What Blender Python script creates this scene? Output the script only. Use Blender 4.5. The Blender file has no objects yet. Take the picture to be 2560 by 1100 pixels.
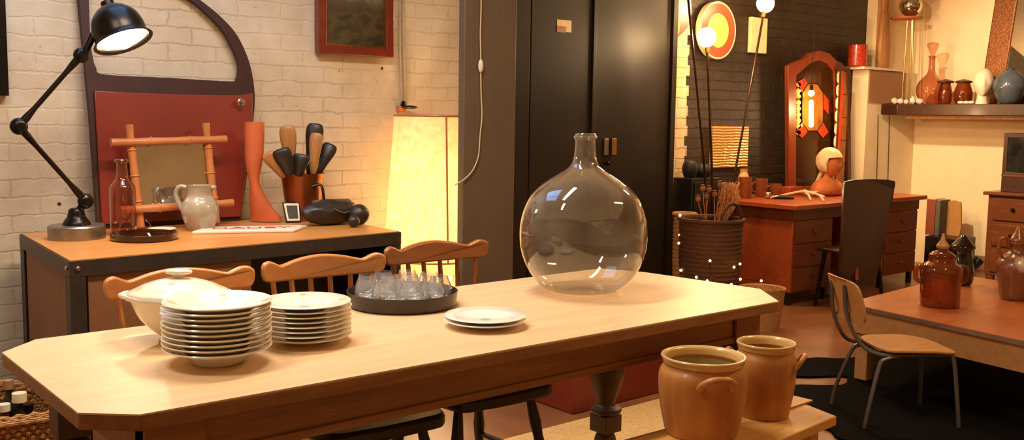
import bpy, bmesh, math, random
from mathutils import Vector, Matrix, Quaternion, noise as mn
random.seed(7)
PI = math.pi
SC = bpy.context.scene
COL = SC.collection

# ------------------------------------------------------------------ camera
YAW, PITCH, ROLL, FOC, H = .7026, .1045, .0147, 2436.7, 1.37
CP = Vector((0, 0, H))
_f = Vector((math.sin(YAW)*math.cos(PITCH), math.cos(YAW)*math.cos(PITCH), -math.sin(PITCH)))
_r = Vector((math.cos(YAW), -math.sin(YAW), 0))
_u = _r.cross(_f)
RT = _r*math.cos(ROLL) + _u*math.sin(ROLL)
UP = -_r*math.sin(ROLL) + _u*math.cos(ROLL)
FW = _f
cam = bpy.data.cameras.new('camera')
cam.sensor_fit = 'HORIZONTAL'; cam.sensor_width = 36; cam.lens = FOC/2560*36
cam.clip_start = .02
co = bpy.data.objects.new('camera', cam); COL.objects.link(co)
M = Matrix((RT, UP, -FW)).transposed().to_4x4(); M.translation = CP
co.matrix_world = M
SC.camera = co

def ray(x, y): return FW + RT*((x-1280)/FOC) - UP*((y-550)/FOC)
def onz(x, y, z): d = ray(x, y); return CP + d*((z-H)/d.z)
def ony(x, y, Y): d = ray(x, y); return CP + d*(Y/d.y)
def onx(x, y, X): d = ray(x, y); return CP + d*(X/d.x)
def mpp(p): return (p-CP).dot(FW)/FOC          # metres per pixel at p

# ------------------------------------------------------------------ materials
def lin(c):
    if isinstance(c, str):
        c = [int(c[i:i+2], 16)/255 for i in (0, 2, 4)]
        c = [x/12.92 if x <= .04045 else ((x+.055)/1.055)**2.4 for x in c]
    return (c[0], c[1], c[2], 1)
class NT:
    def __init__(s, name):
        s.m = bpy.data.materials.new(name); s.m.use_nodes = True
        s.t = s.m.node_tree; s.t.nodes.clear()
        s.out = s.t.nodes.new('ShaderNodeOutputMaterial')
    def n(s, k, **kw):
        nd = s.t.nodes.new('ShaderNode'+k)
        for a, v in kw.items():
            if a.startswith('i_'):
                key = a[2:].replace('_', ' ')
                nd.inputs[key].default_value = v
            else: setattr(nd, a, v)
        return nd
    def l(s, a, b): s.t.links.new(a, b)
    def bsdf(s, **kw):
        b = s.n('BsdfPrincipled')
        for k, v in kw.items(): b.inputs[k.replace('_', ' ')].default_value = v
        s.l(b.outputs[0], s.out.inputs[0]); return b
    def coords(s, scale=(1, 1, 1), rot=(0, 0, 0)):
        tc = s.n('TexCoord'); mp = s.n('Mapping')
        mp.inputs['Scale'].default_value = scale; mp.inputs['Rotation'].default_value = rot
        s.l(tc.outputs['Object'], mp.inputs[0]); return mp.outputs[0]
    def noise(s, vec, scale=5, detail=6, rough=.6, dist=0):
        n = s.n('TexNoise'); n.inputs['Scale'].default_value = scale
        n.inputs['Detail'].default_value = detail; n.inputs['Roughness'].default_value = rough
        n.inputs['Distortion'].default_value = dist
        s.l(vec, n.inputs['Vector']); return n.outputs[0]
    def ramp(s, fac, stops):
        r = s.n('ValToRGB'); e = r.color_ramp.elements
        while len(e) < len(stops): e.new(.5)
        for el, (p, c) in zip(e, stops): el.position = p; el.color = c if len(c) == 4 else (*c, 1)
        s.l(fac, r.inputs[0]); return r.outputs[0]
    def mix(s, fac, a, b, mode='MIX'):
        m = s.n('Mix'); m.data_type = 'RGBA'; m.blend_type = mode
        for sock, v in ((m.inputs[0], fac), (m.inputs[6], a), (m.inputs[7], b)):
            if isinstance(v, (int, float)): sock.default_value = v
            elif isinstance(v, tuple): sock.default_value = v
            else: s.l(v, sock)
        return m.outputs[2]
    def bump(s, b, h, strength=.3, dist=.01):
        n = s.n('Bump'); n.inputs['Strength'].default_value = strength; n.inputs['Distance'].default_value = dist
        s.l(h, n.inputs['Height']); s.l(n.outputs[0], b.inputs['Normal']); return n

def plain(name, c, rough=.5, metal=0., var=.12, scale=12, bump=0., coat=0., spec=.5):
    t = NT(name); b = t.bsdf(Roughness=rough, Metallic=metal)
    b.inputs['Coat Weight'].default_value = coat; b.inputs['Coat Roughness'].default_value = .08
    b.inputs['Specular IOR Level'].default_value = spec
    v = t.coords(); n = t.noise(v, scale)
    c = lin(c)
    d = tuple(x*(1-var*1.6) for x in c[:3])+(1,); e = tuple(min(1, x*(1+var)) for x in c[:3])+(1,)
    t.l(t.ramp(n, [(.3, d), (.7, e)]), b.inputs['Base Color'])
    if bump: t.bump(b, n, bump, .004)
    return t.m
def wood(name, c1, c2, rough=.45, axis='x', scale=6, bump=.1, coat=0., knots=False):
    t = NT(name); b = t.bsdf(Roughness=rough)
    b.inputs['Coat Weight'].default_value = coat; b.inputs['Coat Roughness'].default_value = .15
    st = {'x': (.12, 1, 1), 'y': (1, .12, 1), 'z': (1, 1, .12)}[axis]
    v = t.coords(st)
    n = t.noise(v, scale*4, 8, .65, 1.2); n2 = t.noise(t.coords(), 2.2, 3)
    c1, c2 = lin(c1), lin(c2)
    col = t.ramp(n, [(.32, c2), (.62, c1)])
    col = t.mix(.35, col, t.mix(n2, c2, c1))
    if knots:
        vo = t.n('TexVoronoi'); vo.inputs['Scale'].default_value = 1.6; t.l(t.coords((1, 2.2, 1)), vo.inputs['Vector'])
        k = t.ramp(vo.outputs['Distance'], [(.02, (1, 1, 1)), (.07, (0, 0, 0))])
        col = t.mix(k, col, tuple(x*.25 for x in c2[:3])+(1,))
    t.l(col, b.inputs['Base Color'])
    t.bump(b, n, bump, .002)
    return t.m
def emit(name, c, s):
    t = NT(name); e = t.n('Emission'); e.inputs[0].default_value = lin(c); e.inputs[1].default_value = s
    t.l(e.outputs[0], t.out.inputs[0]); return t.m
def glass(name, tint='ffffff', ior=1.5, rough=.0, haze_tint=0., boost=1., dcol=None):
    """thin hollow glass: clear transmission with fresnel reflection"""
    t = NT(name)
    tr = t.n('BsdfTransparent'); tr.inputs[0].default_value = lin(tint)
    gl = t.n('BsdfGlossy'); gl.inputs['Roughness'].default_value = rough
    lw = t.n('LayerWeight'); lw.inputs[0].default_value = .5
    pw = t.n('Math', operation='POWER'); t.l(lw.outputs['Facing'], pw.inputs[0]); pw.inputs[1].default_value = 3.6
    fr = t.n('Math', operation='MULTIPLY_ADD', use_clamp=True); t.l(pw.outputs[0], fr.inputs[0]); fr.inputs[1].default_value = .8; fr.inputs[2].default_value = .035
    fac = fr.outputs[0]
    if boost != 1:
        mu = t.n('Math', operation='MULTIPLY', use_clamp=True); t.l(fac, mu.inputs[0]); mu.inputs[1].default_value = boost; fac = mu.outputs[0]
    mx = t.n('MixShader'); t.l(fac, mx.inputs[0]); t.l(tr.outputs[0], mx.inputs[1]); t.l(gl.outputs[0], mx.inputs[2])
    res = mx.outputs[0]
    if haze_tint:  # diffuse veil: body tint, and on clear glass painted reflections and glints
        df = t.n('BsdfDiffuse'); df.inputs[0].default_value = lin(dcol or 'd8d0c0')
        n = t.noise(t.coords(), 9, 6, .7)
        r = t.ramp(n, [(.35, (haze_tint*.3,)*3), (.7, (haze_tint,)*3)])
        m2 = t.n('MixShader'); t.l(r, m2.inputs[0]); t.l(res, m2.inputs[1]); t.l(df.outputs[0], m2.inputs[2]); res = m2.outputs[0]
    t.l(res, t.out.inputs[0]); return t.m

def painted_brick(name, base, dark, mortar, rough=.6, bump=.5, spots=True, mort=.8):
    t = NT(name); b = t.bsdf(Roughness=rough)
    tc = t.n('TexCoord'); sep = t.n('SeparateXYZ'); t.l(tc.outputs['Object'], sep.inputs[0])
    ad = t.n('Math', operation='ADD'); t.l(sep.outputs[0], ad.inputs[0]); t.l(sep.outputs[1], ad.inputs[1])
    cb = t.n('CombineXYZ'); t.l(ad.outputs[0], cb.inputs[0]); t.l(sep.outputs[2], cb.inputs[1])
    wob = t.n('TexNoise'); wob.inputs['Scale'].default_value = 9; wob.inputs['Detail'].default_value = 5; wob.inputs['Roughness'].default_value = .7; t.l(cb.outputs[0], wob.inputs['Vector'])
    va = t.n('VectorMath', operation='MULTIPLY_ADD'); t.l(wob.outputs['Color'], va.inputs[0])
    va.inputs[1].default_value = (.05, .045, 0); t.l(cb.outputs[0], va.inputs[2])
    br = t.n('TexBrick'); t.l(va.outputs[0], br.inputs['Vector'])
    br.inputs['Scale'].default_value = 1; br.inputs['Brick Width'].default_value = .235
    br.inputs['Row Height'].default_value = .078; br.inputs['Mortar Size'].default_value = .006
    br.inputs['Mortar Smooth'].default_value = .6
    n = t.noise(cb.outputs[0], 3.2, 10, .65); n2 = t.noise(cb.outputs[0], 16, 8, .7); n3 = t.noise(cb.outputs[0], 1.3, 2, .5)
    col = t.mix(t.ramp(n, [(.35, (0, 0, 0)), (.7, (1, 1, 1))]), lin(dark), lin(base))
    mf = t.n('Math', operation='MULTIPLY'); t.l(br.outputs['Fac'], mf.inputs[0]); t.l(t.ramp(n3, [(.42, (0, 0, 0)), (.66, (mort,)*3)]), mf.inputs[1])
    col = t.mix(mf.outputs[0], col, lin(mortar))
    chip = t.ramp(n2, [(.30, (1, 1, 1)), (.37, (0, 0, 0))])
    cf = t.n('Math', operation='MULTIPLY'); t.l(chip, cf.inputs[0]); cf.inputs[1].default_value = .7
    col = t.mix(cf.outputs[0], col, lin(mortar))
    if spots:
        vo = t.n('TexVoronoi'); vo.inputs['Scale'].default_value = 6.5; t.l(cb.outputs[0], vo.inputs['Vector'])
        k = t.ramp(vo.outputs['Distance'], [(.045, (1, 1, 1)), (.075, (0, 0, 0))])
        sc = t.n('SeparateColor'); t.l(vo.outputs['Color'], sc.inputs[0])
        g = t.n('Math', operation='GREATER_THAN'); t.l(sc.outputs[0], g.inputs[0]); g.inputs[1].default_value = .35
        mm = t.n('Math', operation='MULTIPLY'); t.l(k, mm.inputs[0]); t.l(g.outputs[0], mm.inputs[1])
        col = t.mix(mm.outputs[0], col, lin('3a2416'))
    t.l(col, b.inputs['Base Color'])
    h = t.n('Math', operation='MULTIPLY_ADD'); t.l(br.outputs['Fac'], h.inputs[0]); h.inputs[1].default_value = -.9
    ns = t.n('Math', operation='ADD'); t.l(n, ns.inputs[0]); t.l(n2, ns.inputs[1]); t.l(ns.outputs[0], h.inputs[2])
    t.bump(b, h.outputs[0], bump, .012)
    return t.m

def woven(name, c1, c2, scale=60, bump=.8):
    t = NT(name); b = t.bsdf(Roughness=.8)
    v = t.coords()
    w1 = t.n('TexWave', wave_type='BANDS', bands_direction='X'); w2 = t.n('TexWave', wave_type='BANDS', bands_direction='Y'); w3 = t.n('TexWave', wave_type='BANDS', bands_direction='Z')
    for w in (w1, w2, w3):
        w.inputs['Scale'].default_value = scale; w.inputs['Distortion'].default_value = 1.5; w.inputs['Detail Scale'].default_value = 2; t.l(v, w.inputs[0])
    f = t.mix(.5, t.mix(.5, w1.outputs[0], w2.outputs[0]), w3.outputs[0])
    t.l(t.ramp(f, [(.3, lin(c2)), (.65, lin(c1))]), b.inputs['Base Color'])
    t.bump(b, f, bump, .004); return t.m

def china(name, base, spots, rough=.18):
    """glazed white china with small painted flowers at given object-space points: (x,y,z,radius,colour)"""
    t = NT(name); b = t.bsdf(Roughness=rough); b.inputs['Coat Weight'].default_value = .4
    tc = t.n('TexCoord'); col = lin(base)
    nz = t.noise(tc.outputs['Object'], 90, 4)
    for x, y, z, r, c in spots:
        d = t.n('VectorMath', operation='DISTANCE'); t.l(tc.outputs['Object'], d.inputs[0]); d.inputs[1].default_value = (x, y, z)
        dd = t.n('Math', operation='MULTIPLY_ADD'); t.l(nz, dd.inputs[0]); dd.inputs[1].default_value = r*.9; t.l(d.outputs['Value'], dd.inputs[2])
        f = t.n('MapRange'); f.inputs[1].default_value = r*1.5; f.inputs[2].default_value = r*1.0; f.inputs[3].default_value = 0; f.inputs[4].default_value = .75
        t.l(dd.outputs[0], f.inputs[0]); col = t.mix(f.outputs[0], col, lin(c))
    t.l(col, b.inputs['Base Color']); return t.m

MT = dict(
    table=wood('pale_scrubbed_pine', 'e8c79c', 'dab080', .42, 'x', 5, .06),
    table_edge=wood('brown_table_wood', 'a06c3a', '7a4a24', .45, 'x', 6, .15, knots=True),
    table_leg=wood('dark_table_leg', '5a3a22', '3c2414', .4, 'z', 6, .1),
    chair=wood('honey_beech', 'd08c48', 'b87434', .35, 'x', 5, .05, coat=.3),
    chairlow=wood('shaded_chair_wood', '33200f', '1e1209', .4, 'x', 5, .05),  # under-table shade put into the colour of seats, legs, stretchers
    chair_backlit=wood('backlit_beech', 'a4622e', '854a20', .35, 'x', 5, .05, coat=.3),  # honey beech darkened to look backlit
    benchtop=wood('bench_plywood', 'cf9150', 'b47434', .4, 'x', 4, .08, coat=.2),
    steel_dark=plain('dark_angle_iron', '4a4038', .45, .5, .15, 20, .1),
    hard=plain('brown_hardboard', '8c5f3c', .6, 0, .12, 4),
    black=plain('black_paint', '1a1612', .35, 0, .15, 10, .05),
    blackm=plain('black_metal', '221c18', .3, .6, .15, 30, .1),
    blackboard=plain('black_lacquer_door', '231b14', .5, 0, .12, 3, .02, spec=.3),
    steel=plain('brushed_steel', 'a09688', .35, .9, .1, 40),
    chrome=plain('chrome', 'd8d4cc', .08, 1, .02),
    brass=plain('brass_rod', 'b98a48', .25, .9, .1, 30),
    darkrod=plain('bronze_rod', '3c2616', .3, .7, .15, 30),
    white=plain('white_plaster', 'f2dfba', .7, 0, .05, 4, .1),
    cream=plain('cream_paint', 'f6e0b8', .6, 0, .04, 4, .05),
    tan=plain('tan_paint', 'a87c5c', .6, 0, .06, 4, .05),
    greywall=plain('taupe_paint', '6a5844', .55, 0, .06, 5, .05),
    ceil=plain('ceiling_paint', 'b8a890', .8, 0, .05, 4),
    brickw=painted_brick('white_painted_brick', 'e2d2b8', 'ccb898', '84684c', .6, .36, True, .4),
    brickb=painted_brick('black_glossy_brick', '382a1f', '241a12', '120c08', .3, .9, False),
    bricks=painted_brick('white_brick_strip', 'ecd4ac', 'd8b488', 'a0704a', .6, .7, False),
    red=plain('red_door_paint', '822a1a', .38, 0, .1, 3, .03, coat=.25),
    redd=plain('dark_red_frame_paint', '3a1409', .6, 0, .2, 6, .05),
    glass=glass('demijohn_glass', 'fbf9f5', 1.5, .0, .06, 1.6),  # pale haze stands in for the reflected room
    glass2=glass('clear_cut_glass', 'ffffff', 1.5, .02, .09, 1.8, 'ffffff'),  # white haze mixed in for lamp glints
    glassb=glass('pink_tinted_glass', 'f4dccc', 1.5, .02, .03, 1.8, 'e0a080'),
    amber=glass('amber_glass', 'd8a070', 1.5, .05, .22, 1.5, 'c8743c'),
    panes=glass('window_glass', 'f0f4f8', 1.45),
    water=glass('bottle_green', 'a0b098', 1.5, .0, .1, 1.6, '607058'),
    bulb=emit('bulb_glow', 'ffd08c', 60),
    bulbj=emit('reading_lamp_bulb', 'ffe0a8', 45),
    fairy=emit('fairy_light_glow', 'ffc070', 14),
    fil=emit('filament_glow', 'ffb450', 30),
    mirror=plain('mirror_silver', 'e0dcd4', .02, 1, 0),
    bamboo=wood('bamboo', 'c47c48', 'a65e30', .35, 'z', 5, .05, coat=.3),
    bambooh=wood('bamboo_rail', 'c47c48', 'a65e30', .35, 'x', 5, .05, coat=.3),
    legm=plain('coral_mannequin', 'c8643c', .4, 0, .12, 5, .05, coat=.2),
    copper=plain('copper_tin', '9a5228', .3, .7, .2, 6, .05),
    jug=plain('grey_glazed_stoneware', 'a39684', .2, 0, .14, 14, .05, coat=.5),
    stone=wood('salt_glazed_stoneware', 'cc8c48', 'ac682e', .45, 'z', 3, .08, coat=.15),
    stonel=plain('pale_glazed_rim', 'dcb470', .25, 0, .08, 10, coat=.5),
    stoned=plain('grey_inner_glaze', 'b8a478', .55, 0, .1, 10),
    leather=plain('black_leather', '2a211a', .4, 0, .2, 30, .3),
    shoewood=wood('shoe_last_wood', 'c08850', '9a6434', .4, 'z', 6, .05),
    greycloth=plain('grey_cloth', '5c5244', .8, 0, .15, 30, .2),
    enamel=plain('white_enamel', 'ece0cc', .25, 0, .06, 10),
    redink=plain('red_lettering', 'c04028', .4, 0, .05),
    tray=plain('dark_tray', '2e2218', .4, 0, .15, 20, .1, coat=.2),
    jute=woven('jute_matting', 'e0b878', 'b88c50', 28, .6),
    wick=woven('willow_wicker', 'd4a060', '8c5424', 60, .8),
    wickd=woven('brown_wicker', '6a3f1e', '321a0c', 45, .9),
    floor=plain('worn_brown_floor', '8a5836', .38, 0, .2, 3, .06),
    rug=plain('black_cowhide', '080706', .95, 0, .3, 40, .4, spec=.08),
    desk=wood('orange_teak', 'b4552a', '94401e', .4, 'x', 5, .05, coat=.2),
    desk_shaded=wood('shaded_teak', '7c3c1c', '5c2a12', .4, 'x', 5, .05),  # same teak darkened: shade on the desk front put into the colour
    dkwood=wood('dark_brown_wood', '4a2411', '2e150a', .4, 'z', 5, .05, coat=.1),
    coffee=wood('reddish_table_top', 'bc6c3c', '9c5228', .35, 'x', 5, .05, coat=.2),
    plywood=wood('light_plywood', 'c08a50', 'a87038', .45, 'x', 5, .05),
    alum=plain('aluminium_strip', '9a9080', .35, .8, .1, 30),
    crate=wood('yellow_pine_plank', 'd8a258', 'b47a38', .5, 'x', 5, .2, knots=True),
    terra=plain('terracotta', 'c4703c', .6, 0, .12, 12, .1),
    mug=plain('brown_mug_glaze', '8a4a26', .3, 0, .15, 20, coat=.4),
    redmug=plain('red_crystal_glaze', 'b83a20', .25, 0, .35, 45, .3, coat=.6),
    gilt=plain('old_gilt_frame', '8a5228', .35, .5, .35, 60, .8),
    dresser=wood('dresser_wood', '7a4420', '56290f', .35, 'y', 5, .08, coat=.2),
    paper=plain('cream_paper', 'e8cfa0', .7, 0, .08, 12),
    poster=plain('glossy_yellow_sheet', 'd8a850', .15, .3, .15, 8),
    ivory=plain('ivory_plaster', 'f0dcc0', .5, 0, .05, 8),
    cable=plain('cream_cable', 'd8c09c', .5, 0, .03),
    pipe=plain('painted_pipe', 'b8a68c', .5, 0, .12, 20, .2),
    redglass=plain('red_stained_glass', 'b83a20', .2, 0, .1),
    yelglass=plain('amber_stained_glass', '8a5420', .3, 0, .3),
    signred=plain('sign_red', 'd84a34', .35, 0, .04),
    signyel=plain('sign_yellow', 'ecc860', .35, 0, .04),
    dried=plain('dried_flowers', 'd08c50', .8, 0, .3, 40),
    poppy=plain('poppy_heads', '9c6438', .7, 0, .3, 40),
    redbox=plain('red_chest_paint', '7a2a16', .45, 0, .12, 4),  # red darkened to carry the dining table's shade
    book1=plain('red_book_cloth', '8c4428', .6), book2=plain('blue_grey_book_cloth', '5c5a50', .6), book3=plain('brown_book_cloth', '6a3a20', .6),
    shadowblue=plain('blue_grey_shadow', '56606c', .15, 0, .2, 8, coat=.6),
    shell=plain('white_shell', 'f0e0d0', .4),
    mossy=plain('dark_planter', '1c1712', .6, 0, .2, 20, .2),
)

# ------------------------------------------------------------------ mesh builder
class MB:
    def __init__(s): s.bm = bmesh.new()
    def box(s, c, d, rot=None, taper=1.):
        g = bmesh.ops.create_cube(s.bm, size=1)
        for v in g['verts']:
            k = taper if v.co.z < 0 else 1
            v.co = Vector((v.co.x*d[0]*k, v.co.y*d[1]*k, v.co.z*d[2]))
            if rot: v.co = rot @ v.co
            v.co += Vector(c)
        return s
    def b2(s, a, b):
        a, b = Vector(a), Vector(b); return s.box((a+b)/2, b-a)
    def prism(s, pts, z0, z1, holes=()):
        return s._ext([[(x, y) for x, y in pts]]+[list(h) for h in holes], lambda x, y, t: (x, y, z0+(z1-z0)*t))
    def plate(s, pts, y0, y1, holes=(), f=None):          # polygon in x,z extruded in y
        f = f or (lambda x, z, t: (x, y0+(y1-y0)*t, z))
        return s._ext([list(pts)]+[list(h) for h in holes], f)
    def _ext(s, loops, f):
        bm = s.bm; allv = []
        for lp in loops:
            a = [bm.verts.new(f(x, y, 0)) for x, y in lp]; b = [bm.verts.new(f(x, y, 1)) for x, y in lp]
            allv.append((a, b)); n = len(lp)
            for i in range(n): bm.faces.new((a[i], a[(i+1) % n], b[(i+1) % n], b[i]))
        for k in (0, 1):
            if len(loops) == 1: bm.faces.new(allv[0][k])
            else:
                ed = []
                for pr in allv:
                    vs = pr[k]
                    for i in range(len(vs)): ed.append(bm.edges.get((vs[i], vs[(i+1) % len(vs)])))
                bmesh.ops.triangle_fill(bm, use_beauty=True, edges=ed)
        return s
    def lathe(s, prof, c=(0, 0, 0), seg=32, sx=1., sy=1., rot=None, close=False, wave=None):
        bm = s.bm; rings = []; c = Vector(c)
        for r, z in prof:
            if r < 1e-5:
                p = Vector((0, 0, z)); p = rot @ p if rot else p
                rings.append([bm.verts.new(p+c)])
            else:
                ring = []
                for i in range(seg):
                    a = 2*PI*i/seg; rr = r*(1+(wave(a, z) if wave else 0))
                    p = Vector((rr*math.cos(a)*sx, rr*math.sin(a)*sy, z)); p = rot @ p if rot else p
                    ring.append(bm.verts.new(p+c))
                rings.append(ring)
        pr = list(zip(rings, rings[1:]))
        if close: pr.append((rings[-1], rings[0]))
        for a, b in pr:
            if len(a) == 1 and len(b) == 1: continue
            for i in range(seg):
                j = (i+1) % seg
                if len(a) == 1: bm.faces.new((a[0], b[i], b[j]))
                elif len(b) == 1: bm.faces.new((a[i], a[j], b[0]))
                else: bm.faces.new((a[i], a[j], b[j], b[i]))
        if not close:
            for e in (rings[0], rings[-1]):
                if len(e) > 2: bm.faces.new(e)
        return s
    def tube(s, pts, r, seg=10, closed=False):
        pts = [Vector(p) for p in pts]; n = len(pts)
        rs = r if isinstance(r, (list, tuple)) else [r]*n
        bm = s.bm; rings = []; t0 = None; nrm = None
        for i in range(n):
            if closed: t = pts[(i+1) % n]-pts[i-1]
            else: t = pts[min(i+1, n-1)]-pts[max(i-1, 0)]
            t.normalize()
            if nrm is None:
                nrm = t.orthogonal().normalized()
            else:
                nrm = t0.rotation_difference(t) @ nrm
            t0 = t; bn = t.cross(nrm)
            rings.append([bm.verts.new(pts[i]+(nrm*math.cos(2*PI*k/seg)+bn*math.sin(2*PI*k/seg))*rs[i]) for k in range(seg)])
        pr = list(zip(rings, rings[1:]))
        if closed: pr.append((rings[-1], rings[0]))
        for a, b in pr:
            for k in range(seg): bm.faces.new((a[k], a[(k+1) % seg], b[(k+1) % seg], b[k]))
        if not closed: bm.faces.new(rings[0]); bm.faces.new(rings[-1])
        return s
    def ball(s, c, r, sc=(1, 1, 1), seg=20, rot=None, fn=None):
        g = bmesh.ops.create_uvsphere(s.bm, u_segments=seg, v_segments=max(8, seg*2//3), radius=1)
        for v in g['verts']:
            p = v.co.copy()
            if fn: p = fn(p)
            p = Vector((p.x*sc[0], p.y*sc[1], p.z*sc[2]))*r
            v.co = (rot @ p if rot else p)+Vector(c)
        return s
    def build(s, name, mat, parent=None, origin=None, bev=0., angle=35, sub=0, world=False):
        """origin: point that becomes the object's origin. world=True: geometry in world coordinates under a parent"""
        bm = s.bm
        bmesh.ops.recalc_face_normals(bm, faces=bm.faces[:])
        if origin is None and parent is None:
            xs = [v.co for v in bm.verts]
            origin = Vector(((min(p.x for p in xs)+max(p.x for p in xs))/2, (min(p.y for p in xs)+max(p.y for p in xs))/2, min(p.z for p in xs)))
        if parent is not None and world:
            inv = parent.matrix_basis.inverted() if parent.parent is None else (parent.parent.matrix_basis @ parent.matrix_basis).inverted()
            for v in bm.verts: v.co = inv @ v.co
        elif parent is None:
            for v in bm.verts: v.co -= Vector(origin)
        for f in bm.faces: f.smooth = True
        lim = math.radians(angle)
        for e in bm.edges:
            if len(e.link_faces) == 2 and e.calc_face_angle(0) > lim: e.smooth = False
        me = bpy.data.meshes.new(name); bm.to_mesh(me); bm.free()
        if isinstance(mat, str): mat = MT[mat]
        me.materials.append(mat)
        o = bpy.data.objects.new(name, me); COL.objects.link(o)
        if parent is not None: o.parent = parent
        else: o.location = origin
        if bev:
            m = o.modifiers.new('bevel', 'BEVEL'); m.width = bev; m.segments = 2; m.limit_method = 'ANGLE'; m.angle_limit = math.radians(40)
        if sub:
            m = o.modifiers.new('sub', 'SUBSURF'); m.levels = sub; m.render_levels = sub
        return o
def tag(o, label=None, cat=None, group=None, kind=None):
    if label: o['label'] = label
    if cat: o['category'] = cat
    if group: o['group'] = group
    if kind: o['kind'] = kind
    return o
def thing(name, label, cat, loc=(0, 0, 0), rz=0, group=None):
    o = bpy.data.objects.new(name, None); COL.objects.link(o); o.empty_display_size = .05
    o.location = loc; o.rotation_euler = (0, 0, rz)
    o.matrix_basis = Matrix.Translation(Vector(loc)) @ Matrix.Rotation(rz, 4, 'Z')
    return tag(o, label, cat, group)
def struct(name, mb, mat, **k):
    o = mb.build(name, mat, **k)
    if o.parent is None: tag(o, kind='structure')
    return o
def dup(root, loc=None, rz=None, label=None, group=None):
    def cp(o, par):
        c = o.copy(); COL.objects.link(c)
        if par: c.parent = par
        for ch in [x for x in list(bpy.data.objects) if x.parent == o]: cp(ch, c)
        return c
    r = cp(root, None)
    if loc is not None: r.location = loc
    if rz is not None: r.rotation_euler = (0, 0, rz)
    if label: r['label'] = label
    if group: r['group'] = group
    return r
def smooth(pts, n=6, closed=False):
    P = [Vector(p) for p in pts]; out = []; N = len(P)
    rng = range(N) if closed else range(N-1)
    for i in rng:
        if closed: a, b, c, d = P[i-1], P[i], P[(i+1) % N], P[(i+2) % N]
        else: a, b, c, d = P[max(i-1, 0)], P[i], P[i+1], P[min(i+2, N-1)]
        for k in range(n):
            t = k/n
            out.append(.5*((2*b)+(c-a)*t+(2*a-5*b+4*c-d)*t*t+(3*b-a-3*c+d)*t**3))
    if not closed: out.append(P[-1])
    return out
def sm2(pts, n=5, closed=True): return [(p.x, p.y) for p in smooth([(x, y, 0) for x, y in pts], n, closed)]
def smp(prof, n=4): return [(max(0, p.x), p.y) for p in smooth([(r, z, 0) for r, z in prof], n)]

# ================================================================== SETTING
YW, YB, XR, ZC = 4.62, 5.0, 9.3, 3.0            # white brick wall, back wall, right wall, ceiling
mb = MB(); mb.b2((-2.2, -2.2, -.08), (XR+.2, YB+.3, 0)); struct('floor', mb, 'floor')
WX0, WX1, WY0, WY1 = .75, 1.95, 3.3, 4.55
mb = MB(); mb.b2((-2.2, -2.2, ZC), (WX0, YB+.3, ZC+.1)); mb.b2((WX1, -2.2, ZC), (XR+.2, YB+.3, ZC+.1)); mb.b2((WX0, -2.2, ZC), (WX1, WY0, ZC+.1)); mb.b2((WX0, WY1, ZC), (WX1, YB+.3, ZC+.1))
struct('ceiling', mb, 'ceil')
mb = MB(); mb.b2((WX0, WY0, ZC+.04), (WX1, WY1, ZC+.05)); w = struct('window_1', mb, emit('cool_evening_sky', '86baff', 5))
mb = MB()
for x in (WX0, (WX0+WX1)/2-.02, WX1-.04): mb.b2((x, WY0, ZC-.01), (x+.04, WY1, ZC+.039))
for y in (WY0, WY1-.04): mb.b2((WX0+.04, y, ZC-.01), (WX1-.04, y+.04, ZC+.038))
mb.build('window_frame', 'cream', w, world=True)
mb = MB(); mb.b2((-2.2, YW, 0), (3.6, YW+.3, ZC)); struct('wall_left', mb, 'brickw')
mb = MB(); mb.b2((-2.3, -2.2, 0), (-2.2, YB, ZC)); struct('wall_side', mb, 'white')
mb = MB(); mb.b2((-2.2, -2.3, 0), (XR, -2.2, ZC)); struct('wall_front', mb, 'white')
mb = MB(); mb.b2((3.601, YB, 0), (XR+.2, YB+.3, ZC)); struct('wall_back', mb, 'brickb')
mb = MB(); mb.b2((XR, -2.2, 0), (XR+.2, YB-.001, ZC)); struct('wall_right', mb, 'cream')
# slab-like taupe pillar in front of the lamp niche
PY = 3.95
xl = ony(1145, 300, PY+.05).x; xr = ony(1288, 300, PY).x
mb = MB(); mb.b2((xl, PY, 0), (xr, PY+.05, ZC)); struct('trim_1', mb, 'greywall', bev=.004)
# black double door
DY = 4.9
dx0, dx1, dxm = 4.0, ony(1686, 200, DY).x, ony(1484, 200, DY).x
mb = MB(); mb.plate([(dx0-.1, 0), (dx0-.1, 2.7), (dx1+.0, 2.7), (dx1+.0, 0), (dx1-.05, 0), (dx1-.05, 2.64), (dx0, 2.64), (dx0, 0)], DY-.02, YB-.001)
d = struct('door_1', mb, 'blackboard')
lf = ony(1325, 300, DY).x
for a, b in ((dx0, lf-.004), (lf+.004, dxm-.003), (dxm+.003, dx1-.055)):
    mb = MB(); mb.b2((a, DY+.005, .01), (b, DY+.05, 2.635)); mb.build('leaf', 'blackboard', d, world=True, bev=.004)
mb = MB(); mb.b2((dxm-.02, DY-.012, .02), (dxm+.012, DY+.006, 2.6)); mb.build('cover_strip', 'blackboard', d, world=True, bev=.004)
def qplate(px0, py0, px1, py1, Y, th, name, mat, parent=None, bev=.002, **k):
    a, b = ony(px0, py1, Y), ony(px1, py0, Y)
    mb = MB(); mb.b2((a.x, Y-th, a.z), (b.x, Y, b.z)); return mb.build(name, mat, parent, world=parent is not None, bev=bev, **k)
o = qplate(1508, 347, 1520, 388, DY+.004, .012, 'lock_plate', 'steel', d)
o = qplate(1523, 346, 1535, 387, DY+.004, .03, 'latch', 'brass', d); tag(o, 'brass latch')
qplate(1391, 52, 1428, 78, DY+.006, .004, 'paper_label', 'paper', d)
qplate(1391, 66, 1415, 80, DY+.0055, .004, 'paper_label', 'tan', d)
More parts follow.
